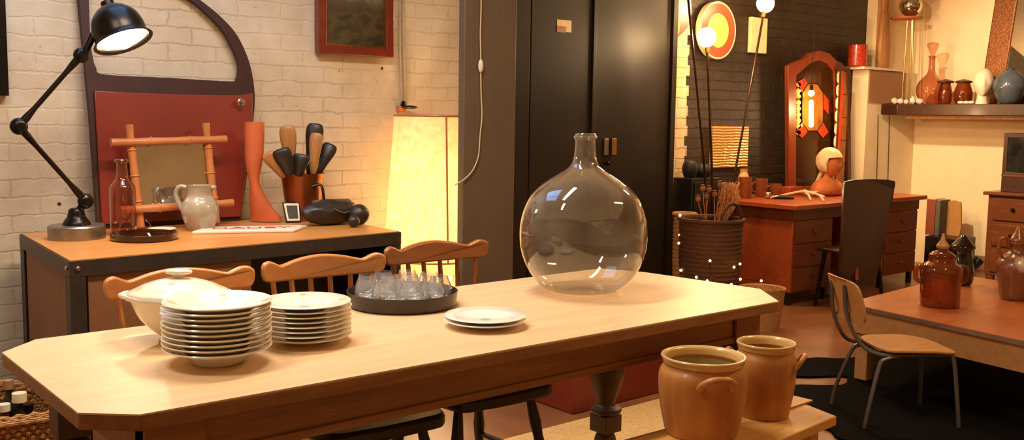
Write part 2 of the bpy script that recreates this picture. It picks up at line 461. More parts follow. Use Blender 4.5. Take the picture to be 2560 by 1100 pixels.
p = ony(1512, 408, DY); mb = MB(); mb.ball((p.x, DY-.03, p.z), .016); mb.tube([(p.x, DY+.005, p.z), (p.x, DY-.02, p.z)], .008); mb.build('knob', 'blackm', d, world=True)
# white toothed brick strip beside the door
zs = [0]; rows = []
mb = MB(); k = 0; z = 0; pts = []
x0 = dx1+.01; xe = ony(1714, 300, YB-.03).x
R = random.Random(3)
while z < ZC-.08:
    e = xe+(.0 if k % 2 else .022)+R.uniform(-.012, .012)
    pts += [(e, z), (e, min(z+.078, ZC-.001))]; z += .078; k += 1
mb.plate([(x0, 0)]+pts+[(x0, ZC-.001)], YB-.03, YB-.001)
struct('trim_2', mb, 'bricks', angle=20)
# chimney side and right part
XB = ony(2125, 300, YB).x; YF = onx(2165, 300, XB).y
mb = MB(); mb.b2((XB, YF, 0), (XR-.001, YB-.001, 1.86)); struct('trim_3', mb, 'white', bev=.004)
p = ony(2192, 60, YF+.06)
mb = MB(); mb.b2((p.x, YF+.06, 1.86), (XR-.001, YB-.001, ZC-.001)); struct('trim_4', mb, 'cream')
a = onx(2095, 160, XB-.1)
mb = MB(); mb.b2((XB-.13, YF-.03, 1.862), (XR-.3, YB-.002, 1.885)); struct('trim_5', mb, 'enamel', bev=.003)
# tan board over the box front: its shaded side put into colour
mb = MB(); mb.b2((XB+.01, YF-.012, 1.56), (XR-.25, YF-.001, 1.855)); struct('trim_6', mb, 'tan')
# mantel shelf along the right wall
MX = 8.72; MZ = 1.45
mb = MB(); mb.prism([(MX, 1.4), (MX, YF-.12), (MX-.13, YF-.03), (XR-.002, YF-.03), (XR-.002, 1.4)], MZ, MZ+.1); struct('trim_7', mb, 'dkwood', bev=.004)
mb = MB(); mb.prism([(MX+.12, 1.5), (MX+.12, YF-.14), (XR-.002, YF-.14), (XR-.002, 1.5)], MZ-.035, MZ-.001); struct('trim_8', mb, 'crate', bev=.003)
MTZ = MZ+.1

# ================================================================== DINING TABLE
TZ = .77
tc = [onz(x, y, TZ) for x, y in ((350, 1036), (1947, 753), (1900, 722), (1610, 680), (1500, 671), (90, 848), (5, 881), (195, 1032))]
cx, cy = sum(p.x for p in tc)/8, sum(p.y for p in tc)/8
tb = thing('dining_table', 'long pale pine dining table with clipped corners and brown apron', 'table', (cx, cy, 0))
def inset(pts, d):
    c = Vector((cx, cy, 0)); out = []
    for p in pts:
        v = (p-c); out.append((c.x+v.x*(1-d/abs(1.15)), c.y+v.y*(1-d/.42)))
    return out
mb = MB(); mb.prism([(p.x, p.y) for p in tc], TZ-.004, TZ); mb.build('tabletop', 'table', tb, world=True)
mb = MB(); mb.prism([(p.x, p.y) for p in tc], TZ-.036, TZ-.0041); mb.build('table_edge', 'table_edge', tb, world=True, bev=.003)
X0, X1, Y0, Y1 = .69, 2.76, 1.965, 2.66
for nm, a, b in (('front', (X0, Y0, .63), (X1, Y0+.025, TZ-.0365)), ('back', (X0, Y1-.025, .63), (X1, Y1, TZ-.0365)), ('left', (X0, Y0+.026, .63), (X0+.025, Y1-.026, TZ-.0365)), ('right', (X1-.025, Y0+.026, .63), (X1, Y1-.026, TZ-.0365))):
    mb = MB(); mb.b2(a, b)
    if nm in ('front', 'back'): mb.b2((a[0], a[1]-.006, .63), (b[0], b[1]+.006, .652))
    mb.build('apron', 'table_edge', tb, world=True, bev=.003)
for x in (X0+.035, X1-.035):
    for y in (Y0+.035, Y1-.035):
        mb = MB()
        m0 = MB(); m0.box((x+(.02 if x < 1 else -.02), y, .682), (.13, .083, .102)); m0.box((x+(.02 if x < 1 else -.02), y+(-.02 if y < 2.3 else .02), .682), (.13, .06, .102)); m0.build('corner_block', 'table_edge', tb, world=True, bev=.003)
        mb.box((x, y, .58), (.084, .084, .10))
        for z, w in ((.515, .072), (.50, .092), (.485, .07)): mb.box((x, y, z), (w, w, .016))
        pr = [(.030, .48), (.05, .46), (.062, .41), (.055, .35), (.035, .28), (.03, .25), (.05, .235), (.05, .22), (.04, .21)]
        mb.lathe([(r*1.2, z) for r, z in smp(pr, 3)], (x, y, 0), 4 if False else 24)
        mb.box((x, y, .175), (.09, .09, .07)); mb.lathe(smp([(.03, .14), (.045, .1), (.036, .04), (.025, .005)], 3), (x, y, 0), 20)
        mb.build('leg', 'table_leg', tb, world=True, bev=.003)

# ================================================================== WINDSOR CHAIRS
def make_chair(mat, label):
    t = thing('windsor_chair', label, 'chair')
    # crest rail
    W = .222; up = [(-W, .048), (-W+.012, .064), (-W+.035, .066), (-W+.065, .052), (-.14, .05), (-.08, .064), (0, .072), (.08, .064), (.14, .05), (W-.065, .052), (W-.035, .066), (W-.012, .064), (W, .048)]
    lo = [(W-.005, .012), (W-.03, .0), (.1, -.004), (0, -.006), (-.1, -.004), (-W+.03, .0), (-W+.005, .012)]
    pts = sm2(up+lo, 3)
    mb = MB(); f = lambda x, z, s: (x, .205+.045*(-(x/W)**2)+s*.026, .832+z)
    mb.plate(pts, 0, 1, f=f); mb.build('crest_rail', mat, t, bev=.006, angle=50)
    for i in range(6):
        x = -.18+.072*i
        mb = MB(); y1 = .218-.045*(x/W)**2
        mb.tube(smooth([(x*.82, .165-.02*(x/W)**2, .42), (x*.9, .185-.03*(x/W)**2, .6), (x, y1, .842)], 3), [.008, .009, .0095, .010, .0095, .009, .008], 10); mb.build('spindle', mat, t)
    seat = sm2([(-.195, -.25), (-.1, -.275), (0, -.28), (.1, -.275), (.195, -.25), (.215, -.08), (.18, .14), (.1, .19), (0, .2), (-.1, .19), (-.18, .14), (-.215, -.08)], 4)
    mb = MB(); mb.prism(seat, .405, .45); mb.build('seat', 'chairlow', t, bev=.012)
    feet = []
    for sx in (-1, 1):
        for sy in (-1, 1):
            a = Vector((sx*.15, sy*.15-.03, .40)); b = Vector((sx*.21, sy*.22-.03, 0)); feet.append((a, b))
            mb = MB(); n = 8; rr = [.014, .018, .021, .017, .022, .019, .015, .014, .013]
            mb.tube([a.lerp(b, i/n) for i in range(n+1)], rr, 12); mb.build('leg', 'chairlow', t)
    mid = [a.lerp(b, .6) for a, b in feet]
    for i, j in ((0, 1), (2, 3)):
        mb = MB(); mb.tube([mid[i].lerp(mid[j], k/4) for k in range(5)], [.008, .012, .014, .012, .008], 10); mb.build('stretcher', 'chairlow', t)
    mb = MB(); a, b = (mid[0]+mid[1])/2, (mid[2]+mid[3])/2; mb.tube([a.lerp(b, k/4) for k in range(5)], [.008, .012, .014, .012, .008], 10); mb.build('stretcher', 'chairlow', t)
    return t
c1 = make_chair(MT['chair'], 'honey wooden spindle-back chair behind the tureen and plates')
c1.location = (1.09, 2.63, .005); c1.rotation_euler = (0, 0, -.05); c1['group'] = 'spindle-back chairs along the far side of the dining table'
dup(c1, (1.58, 2.65, .005), -.05, 'honey wooden spindle-back chair between the second plate stack and the glass tray')
c3 = make_chair(MT['chair_backlit'], 'spindle-back chair darkened as if backlit by the glowing floor lamp')
c3.location = (2.055, 2.675, .015); c3.rotation_euler = (0, 0, -.04); c3['group'] = c1['group']

# ================================================================== WORKBENCH
BZ = .85
q = [onz(172, 652, BZ), onz(1003, 578, BZ), None, onz(66, 590, BZ)]
q[2] = Vector((q[1].x+.03, 4.5, BZ)); q[3] = Vector((q[3].x-.0, 4.5, BZ))
bc = sum(q, Vector())/4
wb = thing('workbench', 'industrial workbench with orange wooden top and dark angle-iron frame', 'workbench', (bc.x, bc.y, 0))
def ins(q, d):
    c = sum(q, Vector())/4; out = []
    for p in q:
        out.append((p.x+(d if p.x < c.x else -d), p.y+(d if p.y < c.y else -d)))
    return out
mb = MB(); mb.prism(ins(q, .006), BZ-.03, BZ); mb.build('worktop', 'benchtop', wb, world=True)
o_, i_ = ins(q, 0), ins(q, .0059)
mb = MB(); mb.prism(o_, BZ-.06, BZ-.004, [i_]); mb.build('edge_frame', 'steel_dark', wb, world=True)
for (x, y), (sx, sy) in zip(ins(q, .001), ((1, 1), (-1, 1), (-1, -1), (1, -1))):
    mb = MB(); mb.prism([(x, y), (x+sx*.055, y), (x+sx*.055, y+sy*.006), (x+sx*.006, y+sy*.006), (x+sx*.006, y+sy*.055), (x, y+sy*.055)], 0, BZ-.061)
    mb.build('leg', 'steel_dark', wb, world=True)
for i in range(4):
    a, b = Vector((*ins(q, .012)[i], 0)), Vector((*ins(q, .012)[(i+1) % 4], 0))
    d = (b-a).normalized(); n = Vector((-d.y, d.x, 0))
    if i == 0:
        a2, b2 = a+d*.055, a+d*.70
        mb = MB(); mb.prism([(a2.x, a2.y), (b2.x, b2.y), (b2.x+n.x*.01, b2.y+n.y*.01), (a2.x+n.x*.01, a2.y+n.y*.01)], .12, BZ-.062); mb.build('panel', 'hard', wb, world=True)
        a3 = b2+n*.3; b3 = b-d*.06+n*.3
        mb = MB(); mb.prism([(a3.x, a3.y), (b3.x, b3.y), (b3.x+n.x*.01, b3.y+n.y*.01), (a3.x+n.x*.01, a3.y+n.y*.01)], .12, BZ-.062); mb.build('inner_panel', 'black', wb, world=True)
    else:
        a2, b2 = a+d*.055, b-d*.055
        mb = MB(); mb.prism([(a2.x, a2.y), (b2.x, b2.y), (b2.x+n.x*.008, b2.y+n.y*.008), (a2.x+n.x*.008, a2.y+n.y*.008)], .12, BZ-.062); mb.build('panel', 'hard' if i == 3 else 'black', wb, world=True)
mb = MB()
for (x, y) in (ins(q, .03)[0],): mb.ball((x, q[0].y-.002, BZ-.03), .008, (1, .5, 1)); mb.ball((x-.032, y, BZ-.03), .008, (.5, 1, 1))
mb.build('bolt', 'chrome', wb, world=True)

# ------------------------------------------------------------------ items on the bench
# jointed desk lamp
LP = onz(192, 578, BZ); LP.y = 4.2; LP.x = ony(192, 575, 4.2).x
jl = thing('desk_lamp', 'black jointed metal desk lamp with lit dome shade on round steel base', 'lamp', (LP.x, LP.y, BZ))
m = mpp(LP)
mb = MB(); mb.lathe([(0, 0), (67*m, 0), (67*m, .05), (64*m, .056), (0, .056)], LP*1 if False else (LP.x, LP.y, BZ), 48); mb.build('base', 'steel', jl, world=True)
mb = MB(); mb.lathe(smp([(.055, .056), (.05, .07), (.036, .09), (.03, .115), (.02, .125), (0, .127)], 3), (LP.x, LP.y, BZ), 32)
p0 = ony(214, 503, 4.18); mb.tube([(LP.x, LP.y, BZ+.1), p0], .015); mb.build('base_cone', 'blackm', jl, world=True)
P1 = ony(47, 316, 4.12); P2 = ony(203, 138, 4.08)
for a, b, w in ((p0, P1, (.012, .012)), (P1, P2, (.012, .012))):
    mb = MB(); mb.tube([a.lerp(b, k/8) for k in range(9)], [.016, .015, .010, .010, .010, .010, .010, .014, .016], 12); mb.build('arm', 'blackm', jl, world=True)
for p, r in ((p0, .032), (P1, .033), (P2, .03)):
    mb = MB(); mb.ball(p, r, (1, .8, 1)); mb.tube([p+Vector((0, -.035, 0)), p+Vector((0, .03, 0))], .016, 16); mb.build('joint', 'blackm', jl, world=True)
HC = ony(309, 104, 4.0)                                       # centre of the shade opening
ax = (RT*.40-UP*.9-FW*.06).normalized()
rot = Vector((0, 0, -1)).rotation_difference(ax).to_matrix()
R0 = 72*mpp(HC)
mb = MB(); pr = [(R0*1.03, 0), (R0, .004), (R0*.9, .014), (R0*.89, .06), (R0*.78, .105), (R0*.48, .142), (.02, .158), (0, .16)]
prf = smp(pr, 3)
mb.lathe([(0, .157)]+[(max(r-.003, .0), z-.003) for r, z in prf[::-1]][2:]+prf, HC, 40, rot=rot, close=False); mb.build('shade', 'blackm', jl, world=True)
mb = MB(); mb.lathe([(R0*.86, .012), (R0*.86, .045), (R0*.7, .082), (R0*.4, .108), (0, .115)], HC, 40, rot=rot)
mb.bm.faces.ensure_lookup_table(); bmesh.ops.delete(mb.bm, geom=[f for f in mb.bm.faces if len(f.verts) > 4], context='FACES_ONLY')
mb.build('reflector', 'enamel', jl, world=True)
mb = MB(); bp = HC-ax*.02; mb.ball(bp, .048, seg=24); mb.build('light_bulb', 'bulbj', jl, world=True)
mb = MB(); mb.tube([HC-ax*.13, HC-ax*.175], .026, 16); mb.tube(smooth([P2, P2+Vector((.02, -.01, .03)), HC-ax*.165], 5), .014); mb.build('shade_holder', 'blackm', jl, world=True)

# leaning car door
DYY = 4.5
def W(px, py, Y=DYY): p = ony(px, py, Y); return (p.x, p.z)
zb = BZ+.002
outer = [W(*p) for p in ((240, 555), (230, 300), (211, 0), (205, -60), (250, -72), (330, -75), (430, -55), (480, -30), (521, 0), (560, 33), (597, 73), (620, 115), (637, 169), (644, 237), (637, 304), (622, 400), (604, 500))]
bl = outer[0]; outer[0] = (bl[0], zb); outer.append((W(594, 550)[0], zb))
hole = [W(*p) for p in ((236, 100), (240, 141), (248, 169), (270, 186), (430, 194), (585, 203), (604, 196), (609, 176), (606, 147), (575, 79), (530, 28), (490, -5), (430, -35), (330, -52), (245, -50), (236, -35), (235, 0))]
lean = lambda x, z, t: (x, DYY-.03+.11*(z-zb)/1.1+t*.035-.0, z)
o0 = Vector((sum(p[0] for p in outer)/len(outer), DYY, zb))
cd = thing('car_door', 'old dark red car door with open window, leaning on brick wall', 'car door', o0)
def roundp(pts, keep):
    P_ = sm2(pts, 4); n_ = len(pts); return P_
outer2 = [outer[0]]+[(q_.x, q_.y) for q_ in smooth([(x, y, 0) for x, y in outer[1:-1]], 4)]+[outer[-1]]
mb = MB(); mb.plate(outer2, 0, 1, [sm2(hole, 4)], lean); mb.build('door_frame', 'redd', cd, world=True, angle=40)
pan = [W(*p) for p in ((247, 545), (241, 300), (239, 226), (300, 230), (450, 236), (600, 238), (636, 232), (633, 300), (617, 400), (600, 500))]
pan[0] = (pan[0][0], zb+.02); pan.append((W(592, 545)[0], zb+.02))
mb = MB(); mb.plate(pan, 0, 1, f=lambda x, z, t: (x, DYY-.033+.11*(z-zb)/1.1-t*.012, z)); mb.build('door_skin', 'red', cd, world=True, bev=.004)
p = ony(604, 255, DYY-.03); mb = MB(); mb.lathe([(0, .012), (.010, .011), (.012, 0), (.018, -.004), (0, -.004)], (p.x, p.y-.0, p.z), 20, rot=Matrix.Rotation(PI/2, 3, 'X')); mb.build('lock', 'steel', cd, world=True)

# bamboo mirror
BY = 4.36
a1, a2 = ony(322, 312, BY+.05), ony(352, 562, BY-.02); b1, b2 = ony(514, 308, BY+.05), ony(541, 556, BY-.02)
a2.z = b2.z = BZ+.012
h1, h2 = ony(277, 357, BY+.02), ony(565, 348, BY+.02); g1, g2 = ony(300, 526, BY-.03), ony(582, 507, BY-.03)
ctr = (a2+b2)/2
bmr = thing('bamboo_mirror', 'small mirror in crossed bamboo pole frame leaning against the red door', 'mirror', (ctr.x, ctr.y, BZ))
def pole(a, b, mat, n=4, r=.017):
    mb = MB(); N = n*6; pts = []; rs = []
    for i in range(N+1):
        pts.append(a.lerp(b, i/N)); k = i % 6; rs.append(r*(1.08 if k in (0, 1, 5) else 1))
    mb.tube(pts, rs, 14); dn = (b-a).normalized()
    for i in range(1, n):
        c_ = a.lerp(b, i/n); mb.tube([c_-dn*.005, c_-dn*.002, c_+dn*.002, c_+dn*.005], [r*1.02, r*1.32, r*1.32, r*1.02], 14)
        for e_ in (-1, 1): pass
    return mb.build('bamboo_pole', mat, bmr, world=True, angle=60)
pole(a1, a2, 'bamboo'); pole(b1, b2, 'bamboo'); pole(h1, h2, 'bambooh', 3); pole(g1, g2, 'bambooh', 3)
mb = MB(); off = Vector((0, .012, 0))
c4 = [ony(335, 365, BY+.03), ony(520, 358, BY+.03), ony(534, 512, BY-.0), ony(348, 518, BY-.0)]
vs = [mb.bm.verts.new(v+off) for v in c4]+[mb.bm.verts.new(v+off*1.5) for v in c4]
for f in ((0, 1, 2, 3), (7, 6, 5, 4), (0, 4, 5, 1), (1, 5, 6, 2), (2, 6, 7, 3), (3, 7, 4, 0)): mb.bm.faces.new([vs[i] for i in f])
mb.build('mirror_glass', 'mirror', bmr, world=True)

# glass bottle
P = onz(309, 588, BZ); m = mpp(P)
def shell(prof, th):   # closed glass profile: outer then inner
    inner = [(max(r-th, .0), z+(th if i == 0 else 0)) for i, (r, z) in enumerate(prof)]
    return [(0, prof[0][1])]+prof+inner[::-1]+[(0, prof[0][1]+th)]
pr = smp([(30*m, 0), (31*m, 20*m), (31*m, 110*m), (28*m, 125*m), (16*m, 142*m), (13*m, 165*m), (13*m, 180*m), (17*m, 182*m), (17*m, 187*m), (14*m, 190*m)], 3)
bt = thing('glass_bottle', 'tall clear narrow-necked glass bottle beside the bamboo mirror', 'bottle', (P.x, P.y, BZ))
mb = MB(); mb.lathe(shell(pr, .003), (P.x, P.y, BZ+.001), 32); mb.build('bottle_body', 'glassb', bt, world=True)
# ashtray
P = onz(357, 597, BZ); m = mpp(P)
mb = MB(); mb.lathe([(0, .0), (76*m, 0), (80*m, .006), (80*m, .026), (77*m, .028), (74*m, .012), (30*m, .009), (0, .009)], (P.x, P.y-.02, BZ), 48)
tag(mb.build('round_dish', glass('smoked_glass', '9a6f4c', 1.5, .02, .2, 2.5, '5a3418')), 'shallow brown smoked-glass dish at the bench front edge', 'dish')
P = onz(405, 577, BZ); m = mpp(P)
t = thing('white_saucer', 'small white saucer with a curled wire, behind the smoked-glass dish', 'saucer', (P.x, P.y, BZ))
mb = MB(); mb.lathe([(0, .002), (20*m, 0), (34*m, .010), (33*m, .012), (20*m, .005), (0, .005)], (P.x, P.y, BZ), 32); mb.build('dish', 'enamel', t, world=True)
mb = MB(); mb.tube(smooth([P+Vector((-.06, 0, .008)), P+Vector((-.05, .0, .03)), P+Vector((-.062, .01, .045)), P+Vector((-.07, 0, .055))], 4), .0015, 6); mb.build('wire', 'chrome', t, world=True)
# grey stoneware jug
P = onz(487, 572, BZ); P.y = min(P.y, 4.2); m = mpp(P)
jg = thing('stoneware_jug', 'grey glazed stoneware jug in front of the bamboo mirror', 'jug', (P.x, P.y, BZ))
pr = smp([(30*m, 0), (33*m, 6*m), (44*m, 35*m), (46*m, 52*m), (40*m, 72*m), (31*m, 86*m), (31*m, 104*m), (33*m, 113*m)], 3)
mb = MB(); mb.lathe(shell(pr, .006), (P.x, P.y, BZ), 36); mb.build('jug_body', 'jug', jg, world=True)
d = -RT.normalized(); d.z = 0
hp = [P+d*30*m+Vector((0, 0, 106*m)), P+d*50*m+Vector((0, 0, 108*m)), P+d*60*m+Vector((0, 0, 90*m)), P+d*52*m+Vector((0, 0, 65*m)), P+d*42*m+Vector((0, 0, 46*m))]
mb = MB(); mb.tube(smooth(hp, 5), 6*m, 12); mb.build('handle', 'jug', jg, world=True)
mb = MB(); mb.ball(P-d*32*m+Vector((0, 0, 108*m)), 10*m, (1, 1, .6)); mb.build('spout', 'jug', jg, world=True)
# enamel sign lying on bench
s0, s1, s2, s3 = onz(480, 586, BZ), onz(735, 581, BZ), onz(768, 570, BZ), onz(520, 574, BZ)
sg = thing('enamel_sign', 'narrow white enamel sign with red lettering lying on the bench', 'sign', ((s0+s2)/2))
mb = MB(); mb.prism([(p.x, p.y) for p in (s0, s1, s2, s3)], BZ, BZ+.014); mb.build('plate', 'enamel', sg, world=True, bev=.004)
fc = bpy.data.curves.new('lettering', 'FONT'); fc.body = 'HAUBY'; fc.size = .085; fc.extrude = .0008; fc.align_x = 'CENTER'; fc.align_y = 'CENTER'
fo = bpy.data.objects.new('tmp', fc); COL.objects.link(fo); bpy.context.view_layer.update()
me = bpy.data.meshes.new_from_object(fo); bpy.data.objects.remove(fo); me.name = 'lettering'
me.materials.clear(); me.materials.append(MT['redink'])
lt = bpy.data.objects.new('lettering', me); COL.objects.link(lt); lt.parent = sg
dd = (s1-s0).normalized(); lt.location = (0, 0, .0155+.0); lt.rotation_euler = (0, 0, math.atan2(dd.y, dd.x)); lt.scale = (1.25, .75, 1)
# mannequin leg
P = onz(672, 551, BZ); P.y = 4.36; P.x = ony(668, 551, 4.36).x; m = mpp(P)
Lc = lambda px, py: ony(px, py, 4.36)
pts = [(636, 303), (636, 345), (636, 390), (637, 430), (638, 465), (639, 490)]
rad = [22, 22, 20, 16, 14, 15]
mb = MB()
base = BZ+.004
ll = [(636, 305, 22, 20), (636, 345, 22, 21), (635, 391, 21, 20), (634, 420, 17, 18), (634, 440, 13, 14), (636, 455, 11, 13), (640, 472, 13, 14), (644, 490, 18, 15), (650, 510, 23, 16), (656, 526, 28, 17), (663, 540, 34, 18), (666, 549, 36, 17)]
rings = []; HR = Vector((RT.x, RT.y, 0)).normalized(); HF = Vector((FW.x, FW.y, 0)).normalized()
for px, py, rx, ry in ll:
    c = Lc(px, py)
    if py > 545: c.z = base
    rings.append([mb.bm.verts.new(c+HR*rx*1.1*m*math.cos(a)+HF*ry*m*math.sin(a)) for a in [2*PI*i/24 for i in range(24)]])
for a, b in zip(rings, rings[1:]):
    for i in range(24): mb.bm.faces.new((a[i], a[(i+1) % 24], b[(i+1) % 24], b[i]))
mb.bm.faces.new(rings[0]); mb.bm.faces.new(rings[-1])
tag(mb.build('lower_leg_mannequin', 'legm', angle=50), 'orange-red mannequin lower leg standing on its foot by the red door', 'mannequin leg')
# copper bucket
P = Vector((ony(757, 525, 4.34).x, 4.34, BZ)); m = mpp(P)
bk = thing('copper_bucket', 'tapered copper bucket full of shoe lasts against white brick wall', 'bucket', P)
bh = ony(757, 432, 4.34).z-BZ
pr = [(38*m, 0), (53*m, bh-.01), (55*m, bh)]
mb = MB(); mb.lathe(shell(pr, .003), (P.x, P.y, BZ), 40); mb.build('bucket_wall', 'copper', bk, world=True)
mb = MB(); mb.lathe([(0, bh-.06), (44*m, bh-.06), (44*m, bh-.055), (0, bh-.055)], (P.x, P.y, BZ), 24); mb.build('liner', 'mossy', bk, world=True)
mb = MB(); e = P+RT*26*m-Vector((0, .03, 0)); e1 = ony(785, 470, 4.27); e2 = ony(812, 545, 4.2); mb.tube(smooth([ony(778, 468, 4.25), ony(800, 462, 4.22), ony(808, 480, 4.2), ony(812, 530, 4.19)], 5), .007, 8); mb.build('handle', 'blackm', bk, world=True)
def last(px, py, tx, ty, wd, mat, label, Y=4.33):
    """shoe last: flat paddle-like wooden or black form from bucket (tx,ty) up to (px,py)"""
    a = ony(tx, ty, Y); b = ony(px, py, Y); mm = mpp(b); d = (b-a); L = d.length; d.normalize()
    side = d.cross(FW).normalized(); dp = d.cross(side).normalized(); wd *= 1.12; mb = MB(); rings = []
    for t, w, dep in ((0, .45, .5), (.2, .6, .6), (.42, .72, .7), (.6, .9, .8), (.78, 1.05, .8), (.92, 1., .75), (.985, .78, .6), (1, .45, .4)):
        rings.append([mb.bm.verts.new(a+d*L*t+side*wd*mm*w*math.cos(q_)+dp*wd*mm*.7*dep*math.sin(q_)) for q_ in [2*PI*i/16 for i in range(16)]])
    for r1, r2 in zip(rings, rings[1:]):
        for i in range(16): mb.bm.faces.new((r1[i], r1[(i+1) % 16], r2[(i+1) % 16], r2[i]))
    mb.bm.faces.new(rings[0]); mb.bm.faces.new(rings[-1])
    return tag(mb.build('shoe_last', mat, sub=1, angle=60), label, 'shoe last', 'shoe lasts in the copper bucket')
last(718, 313, 728, 440, 19, 'shoewood', 'tallest left light-wood shoe last in the copper bucket')
last(789, 308, 775, 440, 20, 'leather', 'black shoe last with a square top at right of bucket', 4.36)
last(792, 332, 782, 440, 15, 'shoewood', 'light-wood shoe last leaning on the black square-topped one', 4.29)
last(828, 360, 790, 440, 18, 'leather', 'rightmost black shoe last tilting right out of bucket', 4.34)
last(668, 382, 712, 445, 17, 'shoewood', 'leftmost shoe last tilting left over the bucket rim', 4.3)
last(700, 372, 727, 440, 22, 'leather', 'black shoe last below the tallest light-wood one', 4.26)
last(755, 385, 745, 442, 20, 'leather', 'short black shoe last at the middle of bucket', 4.26)
# small framed picture
F = [ony(706, 506, 4.3), ony(748, 506, 4.28), ony(752, 552, 4.24), ony(716, 553, 4.26)]
for v in F[2:]: v.z = BZ+.004
pf = thing('small_photo_frame', 'tiny black and white photo frame beside the coral mannequin foot', 'picture frame', (F[2]+F[3])/2)
def quad_slab(c, th, name, mat, parent, inset=0., lift=0.):
    ce = sum(c, Vector())/4; n = (c[1]-c[0]).cross(c[3]-c[0]).normalized()
    if n.dot(CP-ce) < 0: n = -n
    c = [p.lerp(ce, inset)+n*lift for p in c]
    mb = MB(); vs = [mb.bm.verts.new(v) for v in c]+[mb.bm.verts.new(v-n*th) for v in c]
    for f in ((0, 1, 2, 3), (7, 6, 5, 4), (0, 4, 5, 1), (1, 5, 6, 2), (2, 6, 7, 3), (3, 7, 4, 0)): mb.bm.faces.new([vs[i] for i in f])
    return mb.build(name, mat, parent, world=True)
quad_slab(F, .01, 'frame', 'blackm', pf); quad_slab(F, .003, 'mount', 'enamel', pf, .12, .0035); quad_slab(F, .003, 'picture', 'leather', pf, .35, .0072)
# dark rolled gear: grey roll, black bag and two balls
G = lambda px, py, y: ony(px, py, y)
t = thing('grey_roll', 'grey cloth roll lying behind the black leather bag', 'cloth roll', (G(770, 540, 4.3).x, 4.26, BZ))
c = G(775, 532, 4.2); mb = MB(); a = Vector((c.x+.04, 4.24, BZ+.055)); b = Vector((c.x+.23, 4.22, BZ+.055))
mb.tube([a, a.lerp(b, .03), a.lerp(b, .97), b], [.048, .053, .053, .048], 24); mb.build('roll', 'greycloth', t, world=True, angle=60)
a = G(800, 540, 4.1); c = Vector((a.x+.05, 4.08, BZ+.062))
t = thing('leather_bag', 'black leather gym bag lying right of the copper bucket', 'bag', (c.x, c.y, BZ))
def lump(p): 
    n = mn.noise(p*2.0); return p*(1+.12*n)
mb = MB(); mb.ball(c, .06, (2.6, 1.0, 1.0), 28, fn=lump); mb.build('bag_body', 'leather', t, world=True, angle=60)
mb = MB(); mb.tube(smooth([c+Vector((-.02, -.06, .02)), c+Vector((.03, -.066, .0)), c+Vector((.09, -.06, .01)), c+Vector((.13, -.055, .0))], 4), .003, 6); mb.build('zip', 'steel', t, world=True)
for px, py, r, yy, lb in ((873, 523, 20, 4.1, 'medium black boxing ball at the end of the leather bag'), (898, 545, 26, 4.0, 'large black leather ball near right end of the bench'), (884, 557, 15, 3.93, 'smallest black leather ball at the bench front')):
    p = G(px, py, yy); rr = r*mpp(p); p.z = max(p.z, BZ+rr+.001) if py > 540 else p.z
    if py > 540: p.z = BZ+rr+.001
    o = thing('leather_ball', lb, 'ball', (p.x, p.y, p.z-rr), group='leather balls on the bench')
    mb = MB(); mb.ball(p, rr, (1, 1, 1), 24); mb.build('ball', 'leather', o, world=True, angle=80)
    mb = MB(); mb.tube([p+Vector((math.cos(a)*rr*1.01*.35+.3*rr, -rr*.75*1.01+0, math.sin(a)*rr*.35)) for a in [2*PI*i/16 for i in range(16)]], rr*.05, 6, True); mb.build('lace', 'cable', o, world=True)

# ------------------------------------------------------------------ on the white brick wall
def framed(px0, py0, px1, py1, Y, fw, name, label, pic):
    a, b = ony(px0, py1, Y), ony(px1, py0, Y)
    t = thing(name, label, 'picture', ((a.x+b.x)/2, Y, a.z))
    o = [(a.x, a.z), (b.x, a.z), (b.x, b.z), (a.x, b.z)]; i = [(a.x+fw, a.z+fw), (b.x-fw, a.z+fw), (b.x-fw, b.z-fw), (a.x+fw, b.z-fw)]
    mb = MB(); mb.plate(o, Y-.03, Y+.02, [i]); mb.build('frame', 'redframe' if 'redframe' in MT else 'redd', t, world=True, bev=.004)
    f2 = fw+.009; j = [(a.x+f2, a.z+f2), (b.x-f2, a.z+f2), (b.x-f2, b.z-f2), (a.x+f2, b.z-f2)]
    mb = MB(); mb.plate(i, Y-.018, Y+.015, [j]); mb.build('gilt_slip', 'brass', t, world=True)
    mb = MB(); mb.b2((a.x+f2, Y-.006, a.z+f2), (b.x-f2, Y+.01, b.z-f2)); mb.build('canvas', pic, t, world=True)
    return t
tt = NT('landscape_painting'); b = tt.bsdf(Roughness=.35); v = tt.coords((1, 1, 1.8))
n = tt.noise(v, 11, 6, .6, .3); sp_ = tt.n('SeparateXYZ'); tc_ = tt.n('TexCoord'); tt.l(tc_.outputs['Object'], sp_.inputs[0])
zr = tt.n('MapRange'); tt.l(sp_.outputs[2], zr.inputs[0]); zr.inputs[1].default_value = .2; zr.inputs[2].default_value = .42
ad_ = tt.n('Math', operation='MULTIPLY_ADD'); tt.l(n, ad_.inputs[0]); ad_.inputs[1].default_value = .7; tt.l(zr.outputs[0], ad_.inputs[2])
tt.l(tt.ramp(ad_.outputs[0], [(.3, lin('3a3222')), (.42, lin('5a4a2c')), (.5, lin('463c2c')), (.75, lin('62543c')), (1., lin('9a9078'))]), b.inputs['Base Color'])
MT['redframe'] = plain('mahogany_frame', '7a2a18', .3, 0, .15, 20, coat=.4)
framed(791, -190, 978, 133, YW-.03, .045, 'framed_painting', 'landscape painting in dark red wooden frame on white brick wall', tt.m)
a, b = ony(-90, 237, YW-.03), ony(8, -60, YW-.03)
t = thing('framed_picture', 'edge of a dark picture frame at the far left wall', 'picture', ((a.x+b.x)/2, YW-.03, a.z))
